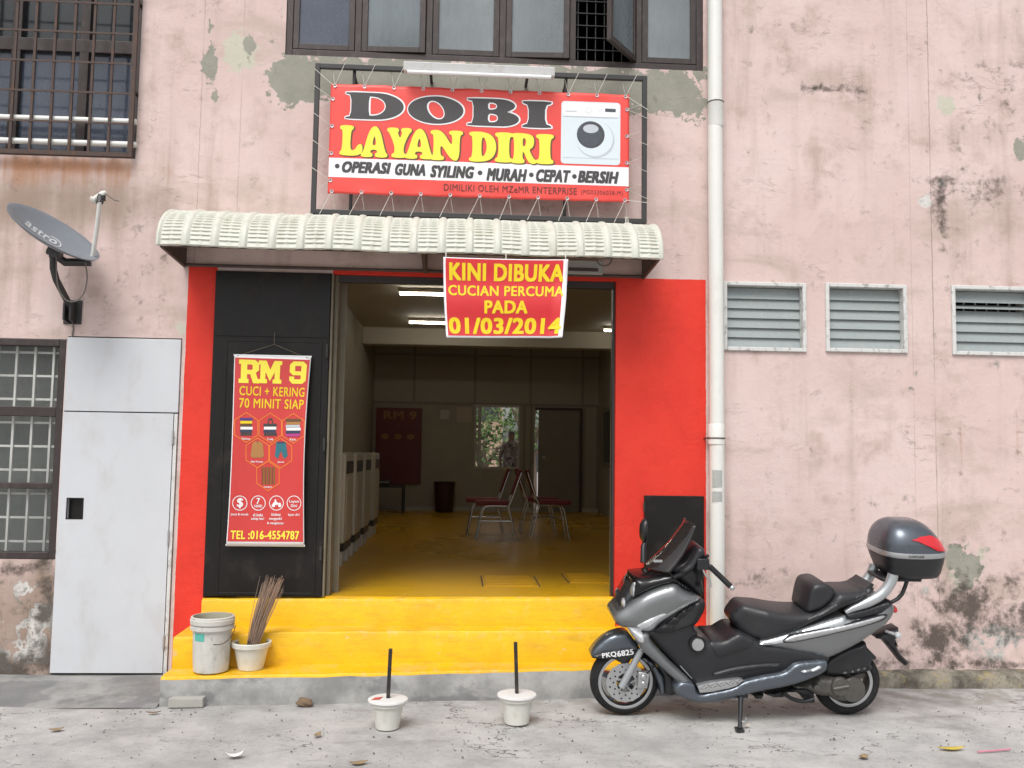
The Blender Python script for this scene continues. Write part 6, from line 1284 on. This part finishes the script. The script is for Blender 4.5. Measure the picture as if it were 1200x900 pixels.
leaf(180, 836, .09, .03, .2, M['stone'], 'leaf', 'dark rotten leaf in front of the grey brick', 'leaf'); leaf(372, 862, .07, .04, 1.2, M['leaf_b'], 'leaf', 'pale tan leaf left of the red splashed pot', 'leaf')
leaf(275, 887, .10, .055, .3, M['paper'], 'paper_scrap', 'crumpled white paper scrap on the ground at the lower left', 'litter', .02); leaf(875, 851, .05, .03, .2, M['notice'], 'paper_scrap', 'tan paper scrap beside the foot of the side stand', 'litter')
a, b = P(1146, 881, z=.006), P(1184, 878, z=.006); mb = MB(); mb.tube([a, b], .005, 8); tag(mb.build('drinking_straw', M['straw'], smooth=50), 'pink drinking straw right of the yellow leaf', 'litter')
# loose gravel and grit
for nm, m, n, seed, pal in (('gravel', 'gravel', 520, 1, 0), ('grit', 'gravel_d', 420, 2, 1)):
    rng = np.random.RandomState(seed); mb = MB()
    for k in range(n):
        y = -.62-abs(rng.normal(0, .8)) if k % 2 else rng.uniform(-3.3, -.6); x = rng.uniform(-3.6, 4.6); s = rng.uniform(.003, .008)*(1.6 if k % 23 == 0 else 1)
        if y > -.62 and x < 1.9: continue
        p = [(x+s*rng.uniform(.7, 1.3)*math.cos(t), y+s*rng.uniform(.7, 1.3)*math.sin(t), .0) for t in np.linspace(0, 5.2, 5)]; tpz = s*rng.uniform(.7, 1.2)
        mb.add(p+[(x, y, tpz)], [(0, 1, 5), (1, 2, 5), (2, 3, 5), (3, 4, 5), (4, 0, 5)])
    tag(mb.build(nm, M[m]), ('pale' if not pal else 'dark')+' loose grit scattered over the worn ground', nm, kind='stuff')

# ------------------------------------------------------------------ inside the laundry
FZ0 = FZ
def washer_proto(y):
    root = thing('washing_machine', 'x', 'washing machine', (-1.06, y, FZ0), 'washing machines along the left wall')
    x0, x1, y0, y1, z0, z1 = LWX+.03, -1.06, y, y+.60, FZ0+.14, FZ0+1.06
    mb = MB(); mb.box((x0, y0, z0+.07), (x1, y1, z1)); mb.build('body', M['washer'], root, bevel=.02)
    mb = MB(); mb.box((x1-.02, y0+.03, z1-.2), (x1+.006, y1-.03, z1-.08)); mb.build('control_panel', M['washer_dark'], root, bevel=.004)
    mb = MB(); mb.box((x0+.01, y0+.01, z0), (x1-.005, y1-.01, z0+.069)); mb.build('plinth', M['washer_dark'], root)
    mb = MB(); mb.box((x1+.001, y0+.06, z0+.12), (x1+.008, y1-.06, z1-.24)); mb.build('front_panel', M['washer'], root, bevel=.006)
    mb = MB(); mb.hexa([(x0+.02, y0+.05, z1+.001), (x0+.06, y0+.05, z1+.001), (x0+.06, y1-.05, z1+.001), (x0+.02, y1-.05, z1+.001)], [(x0+.0, y0+.05, z1+.13), (x0+.04, y0+.05, z1+.16), (x0+.04, y1-.05, z1+.16), (x0, y1-.05, z1+.13)]); mb.build('backsplash', M['washer_dark'], root)
    for bx_ in (x0+.06, x1-.12):
        for by in (y0+.04, y1-.14): mb = MB(); mb.box((bx_, by, FZ0), (bx_+.10, by+.10, z0-.001)); mb.build('foot_block', M['block'], root, bevel=.004)
    return root
labs = ['white washing machine nearest the shop entrance', 'second white washing machine from the entrance', 'third white washing machine from the entrance', 'rearmost white washing machine, standing beside the dark table']
wp = washer_proto(1.75); wp['label'] = labs[0]
for y, l in zip((2.62, 3.55, 4.72), labs[1:]): c_ = copy_tree(wp); c_.location = (-1.06, y, FZ0); c_['label'] = l
def chair_proto(x, y):
    """stacking chair facing -x"""
    root = thing('chair', 'x', 'chair', (x, y, FZ0), 'chrome chairs with red vinyl seats')
    z = FZ0
    for s in (-1, 1):
        mb = MB(); yy = y+s*.20
        mb.tube(catmull([(x-.24, yy, z), (x-.17, yy, z+.36), (x-.13, yy, z+.42), (x-.05, yy, z+.43), (x+.12, yy, z+.43)], .03, False), .0125, 8)
        mb.tube(catmull([(x+.24, yy, z), (x+.17, yy, z+.34), (x+.15, yy, z+.43), (x+.20, yy, z+.55), (x+.30, yy, z+.84)], .03, False), .0125, 8); mb.build('side_frame', M['steel'], root, smooth=60)
    mb = MB(); mb.tube([(x-.19, y-.2, z+.25), (x-.19, y+.2, z+.25)], .009, 6); mb.tube([(x+.19, y-.2, z+.25), (x+.19, y+.2, z+.25)], .009, 6); mb.tube([(x-.19, y-.2, z+.25), (x+.19, y-.2, z+.25)], .009, 6); mb.build('stretcher', M['steel'], root, smooth=60)
    mb = MB(); mb.box((x-.26, y-.20, z+.435), (x+.17, y+.20, z+.49)); mb.build('seat', M['red_vinyl'], root, bevel=.02)
    mb = MB(); mb.hexa([(x+.185, y-.185, z+.56), (x+.215, y-.185, z+.545), (x+.215, y+.185, z+.545), (x+.185, y+.185, z+.56)], [(x+.285, y-.185, z+.88), (x+.315, y-.185, z+.87), (x+.315, y+.185, z+.87), (x+.285, y+.185, z+.88)]); mb.build('backrest', M['red_vinyl'], root, bevel=.012)
    return root
cp_ = chair_proto(.47, 4.55); cp_['label'] = 'red chrome chair facing left, nearer one of its row'
c2 = copy_tree(cp_); c2.location = (.36, 5.25, FZ0); c2['label'] = 'red chrome chair facing left, behind the nearer one'
c3 = copy_tree(cp_); c3.location = (1.17, 4.85, FZ0); c3.rotation_euler = (0, 0, math.pi); c3['label'] = 'red chrome chair facing right, nearer one of its row'
c4 = copy_tree(cp_); c4.location = (1.08, 5.55, FZ0); c4.rotation_euler = (0, 0, math.pi); c4['label'] = 'red chrome chair facing right, behind the nearer one'
# poster, notices, bin, table, lamps, drains
YB_ = BY-.045
def flat(name, u0, u1, v0, v1, y, m, label, cat, dep=.004):
    a, b = P(u0, (v0+v1)/2, y=y), P(u1, (v0+v1)/2, y=y); z0, z1 = P((u0+u1)/2, v1, y=y)[2], P((u0+u1)/2, v0, y=y)[2]
    mb = MB(); mb.box((a[0], y, z0), (b[0], y+dep, z1)); return tag(mb.build(name, m), label, cat), (a[0], b[0], z0, z1)
o, b_ = flat('wall_poster', 440, 494, 478, 567, BY-.06, M['in_poster'], 'dark red price poster on the back wall of the laundry', 'poster')
mb = MB(); X = lambda a: b_[0]+(b_[1]-b_[0])*a; Z = lambda a: b_[2]+(b_[3]-b_[2])*a; put_text(mb, 'RM 9', (X(.16), X(.88), Z(.85), Z(.96)), lambda x, z: (x, BY-.062, z), .05)
for i in range(3): mb.poly([[(X(.2+.28*i+.09*math.cos(R(60*k+30))), Z(.62+.04*math.sin(R(60*k+30)))) for k in range(6)]], lambda x, z: (x, BY-.062, z))
mb.build('poster_lettering', M['poster_print'], o)
flat('paper_notice', 516, 526.5, 480, 491.5, BY-.03, M['notice_w'], 'small white paper notice on the laundry back wall', 'notice'); flat('paper_notice', 535, 553, 477, 495, BY-.034, M['notice'], 'brownish square notice beside the back window', 'notice')
q = P(520, 601, z=FZ0); rt_ = thing('waste_bin', 'dark maroon waste bin against the back wall of the laundry', 'bin', (q[0], 9.75, FZ0)); mb = MB(); mb.lathe([(0, .005), (.155, .005), (.16, .02), (.195, .52), (.205, .53), (.205, .55), (.19, .55)], (q[0], 9.75, FZ0), 'z', 28); mb.build('bin_body', M['bin'], rt_, smooth=40); mb = MB(); mb.lathe([(.19, .55), (.15, .1), (0, .1)], (q[0], 9.75, FZ0), 'z', 28); mb.build('bin_inside', M['washer_dark'], rt_, smooth=50)
tx0, tx1 = P(449, 568, y=9.4)[0], P(474, 568, y=9.4)[0]; tz = P(462, 569, y=9.4)[2]
rt_ = thing('side_table', 'small dark steel framed table below the red poster', 'table', ((tx0+tx1)/2, 9.4, FZ0)); mb = MB(); mb.box((tx0-.2, 9.2, tz-.03), (tx1, 9.75, tz)); mb.build('table_top', M['washer_dark'], rt_, bevel=.004)
for x in (tx0-.18, tx1-.02):
    for y in (9.22, 9.73): mb = MB(); mb.tube([(x, y, FZ0), (x, y, tz-.03)], .013, 8); mb.build('leg', M['dark_steel'], rt_, smooth=50)
mb = MB(); mb.box((tx0-.1, 9.3, tz+.001), (tx0+.12, 9.6, tz+.10)); bxo = thing('box', 'dark box sitting on the small steel table', 'box', (tx0, 9.4, tz)); mb.build('box_body', M['washer_dark'], bxo, bevel=.006); mb = MB(); mb.box((tx0-.09, 9.298, tz+.05), (tx0+.11, 9.302, tz+.07)); mb.build('box_stripe', M['notice'], bxo)
wq = P(395, 512, x=LWX+.03); rt_ = thing('wall_phone', 'small black box hanging on the left inside wall above the machines', 'wall box', tuple(wq)); mb = MB(); mb.box((LWX+.001, wq[1]-.12, wq[2]-.14), (LWX+.07, wq[1]+.12, wq[2]+.14)); mb.build('case', M['washer_dark'], rt_, bevel=.01); mb = MB(); mb.tube(catmull([(LWX+.04, wq[1], wq[2]-.14), (LWX+.04, wq[1]-.05, wq[2]-.3), (LWX+.02, wq[1]+.05, wq[2]-.42)], .04, False), .012, 6); mb.build('cable', M['washer_dark'], rt_, smooth=60)
def lamp(x0, y0, x1, y1, label):
    rt_ = thing('ceiling_lamp', label, 'lamp', ((x0+x1)/2, (y0+y1)/2, CZ), 'lit fluorescent lamps on the laundry ceiling')
    mb = MB(); dx, dy = (.03, 0) if abs(y1-y0) > abs(x1-x0) else (0, .03); mb.box((x0-dx, y0-dy, CZ-.05), (x1+dx, y1+dy, CZ-.001)); mb.build('fitting', M['in_ceiling'], rt_); mb = MB(); mb.tube([(x0+.02*(x1 > x0), y0+.02*(y1 > y0), CZ-.072), (x1-.02*(x1 > x0), y1-.02*(y1 > y0), CZ-.072)], .014, 12); mb.build('tube', M['lamp'], rt_, smooth=50)
lamp(-.80, 4.4, .44, 4.4, 'lit fluorescent lamp nearest the shop entrance'); lamp(-.82, 6.9, .42, 6.9, 'lit fluorescent lamp just before the ceiling beam'); lamp(2.24, 7.3, 2.60, 7.3, 'short lit lamp at the right wall of the laundry')
for (us, lab) in ((((567, 687), (572, 674.5), (628, 674), (631, 686)), 'square floor drain cover left of the pair'), (((668, 683), (668, 672), (714, 671.5), (722, 681)), 'floor drain cover beside the right door jamb')):
    c4_ = [P(*q, z=FZ0+.003) for q in us]; x0, x1, y0, y1 = c4_[0][0], c4_[3][0], c4_[0][1], c4_[1][1]
    rt_ = thing('drain_cover', lab, 'drain cover', ((x0+x1)/2, (y0+y1)/2, FZ0), 'painted drain covers in the laundry floor'); mb = MB(); mb.box((x0, y0, FZ0+.001), (x1, y1, FZ0+.006)); pl = mb.build('plate', M['floor'], rt_, bevel=.002)
    mb = MB(); 
    for k in range(7): yy = y0+(y1-y0)*(k+.5)/7; mb.box((x0+.03, yy-.008, FZ0+.0062), (x1-.03, yy+.008, FZ0+.0082))
    mb.build('bars', M['floor'], pl); mb = MB(); mb.box((x0-.014, y0, FZ0+.0005), (x0-.002, y1, FZ0+.002)); mb.box((x1+.002, y0, FZ0+.0005), (x1+.014, y1, FZ0+.002)); mb.box((x0, y1+.002, FZ0+.0005), (x1, y1+.014, FZ0+.002)); mb.build('gap', M['bracket'], rt_)

# ------------------------------------------------------------------ seen through the rear window
q = P(599, 540, y=11.3)
def person():
    x, y = q[0], 11.3; root = thing('person', 'person in a patterned shirt standing outside the rear laundry window', 'person', (x, y, 0)); z = .48
    me = bpy.data.meshes.new('body')
    V = [(0,0,.92),(0,0,1.12),(0,.0,1.32),(0,.0,1.42),(0,-.01,1.50),(0,-.02,1.60),(0,-.02,1.68),(-.10,0,.86),(-.11,-.02,.48),(-.11,.03,.08),(-.11,-.10,.03),(.10,0,.86),(.11,-.02,.48),(.11,.03,.08),(.11,-.10,.03),(-.17,0,1.38),(-.23,.0,1.12),(-.21,-.12,.92),(-.18,-.19,.86),(.17,0,1.38),(.23,0,1.12),(.21,-.12,.92),(.18,-.19,.86)]
    Ed = [(0,1),(1,2),(2,3),(3,4),(4,5),(5,6),(0,7),(7,8),(8,9),(9,10),(0,11),(11,12),(12,13),(13,14),(3,15),(15,16),(16,17),(17,18),(3,19),(19,20),(20,21),(21,22)]
    Rd = [.14,.13,.14,.10,.055,.085,.075,.085,.06,.045,.035,.085,.06,.045,.035,.06,.045,.036,.03,.06,.045,.036,.03]
    me.from_pydata([(a, b, c+z) for a, b, c in V], Ed, []); o = bpy.data.objects.new('body', me); COL.objects.link(o); o.parent = root
    me.materials.append(M['shirt'])
    s = o.modifiers.new('skin', 'SKIN'); 
    if not me.skin_vertices: me.attributes  # layer is created with the modifier
    bm = bmesh.new(); bm.from_mesh(me); ly = bm.verts.layers.skin.verify(); bm.verts.ensure_lookup_table()
    for i, v in enumerate(bm.verts): v[ly].radius = (Rd[i]*(1.25 if i in (0, 1, 2) else 1), Rd[i]*.9); v[ly].use_root = (i == 0)
    bm.to_mesh(me); bm.free()
    u_ = o.modifiers.new('sub', 'SUBSURF'); u_.levels = 2; u_.render_levels = 2
    dg = bpy.context.evaluated_depsgraph_get(); m2 = bpy.data.meshes.new_from_object(o.evaluated_get(dg)); o.modifiers.clear(); o.data = m2
    m2.materials.clear(); [m2.materials.append(m) for m in (M['shirt'], M['skin'], M['trouser'], M['hair'])]
    for p in m2.polygons:
        cz = p.center.z-z; p.use_smooth = True; p.material_index = 3 if (cz > 1.63 or (cz > 1.56 and p.center.y > .01)) else 1 if (cz > 1.46 or (abs(p.center.x) > .16 and cz < 1.1 and cz > .7)) else 2 if cz < .90 else 0
    for s_ in (-1, 1): mb = MB(); mb.lathe([(0, -.004), (.009, 0), (0, .004)], (x+.032*s_, y-.105, z+1.61), 'y', 8); mb.build('eye', M['hair'], root)
person()
# low rear terrace the person stands on
mb = MB(); mb.box((-1.5, BY+.21, -.02), (2.6, 12.2, .48)); tag(mb.build('rear_terrace', M['cement']), 'grey cement terrace behind the rear wall', 'terrace')
def tree(x, y, h, seed, label):
    root = thing('tree', label, 'tree', (x, y, 0)); rng = np.random.RandomState(seed); mb = MB()
    mb.tube([(x, y, -.05), (x+.03, y, h*.25), (x-.05, y, h*.42)], [.17, .13, .10], 12); tips = []
    for k in range(9):
        a = rng.uniform(0, 6.28); r = rng.uniform(.6, 1.5); t_ = np.array([x+r*math.cos(a), y+r*math.sin(a), h*rng.uniform(.5, .95)]); b0 = np.array([x-.04, y, h*rng.uniform(.26, .42)]); mb.tube([b0, (b0+t_)/2+[0, 0, .15], t_], [.07, .045, .015], 7); tips += [t_, (b0+t_)/2]
    mb.build('trunk', M['bark'], root, smooth=60)
    mb = MB()
    for t_ in tips:
        for k in range(70):
            c_ = t_+rng.normal(0, .36, 3); s = rng.uniform(.05, .10); n1 = rng.normal(size=3); n1 /= np.linalg.norm(n1); n2 = np.cross(n1, rng.normal(size=3)); n2 /= np.linalg.norm(n2); mb.add([c_-n1*s, c_+n2*s*.45, c_+n1*s, c_-n2*s*.45], [(0, 1, 2, 3)])
    mb.build('crown', M['leafs'], root, fix=False)
tree(.62, 16.5, 4.2, 5, 'leafy green tree behind the rear window'); tree(2.1, 19.5, 5.0, 8, 'taller green tree seen at the right of the rear window')
hs_x = 1.0; root = thing('rear_house', 'tan house with a red roof far behind the rear window', 'house', (hs_x, 26, 0))
mb = MB(); mb.box((-4, 26, -.02), (1.55, 31, 5.2)); mb.build('wall', M['tan_wall'], root); mb = MB(); mb.hexa([(-4.4, 25.3, 5.2), (1.8, 25.3, 5.2), (1.8, 31.5, 5.2), (-4.4, 31.5, 5.2)], [(-3, 27.8, 6.8), (.8, 27.8, 6.8), (.8, 28.6, 6.8), (-3, 28.6, 6.8)]); mb.build('roof', M['roof'], root)
for x in (-2.8, -1.0, .8):
    mb = MB(); mb.box((x-.6, 25.96, 2.9), (x+.6, 25.999, 4.2)); mb.build('window', M['house_dark'], root)
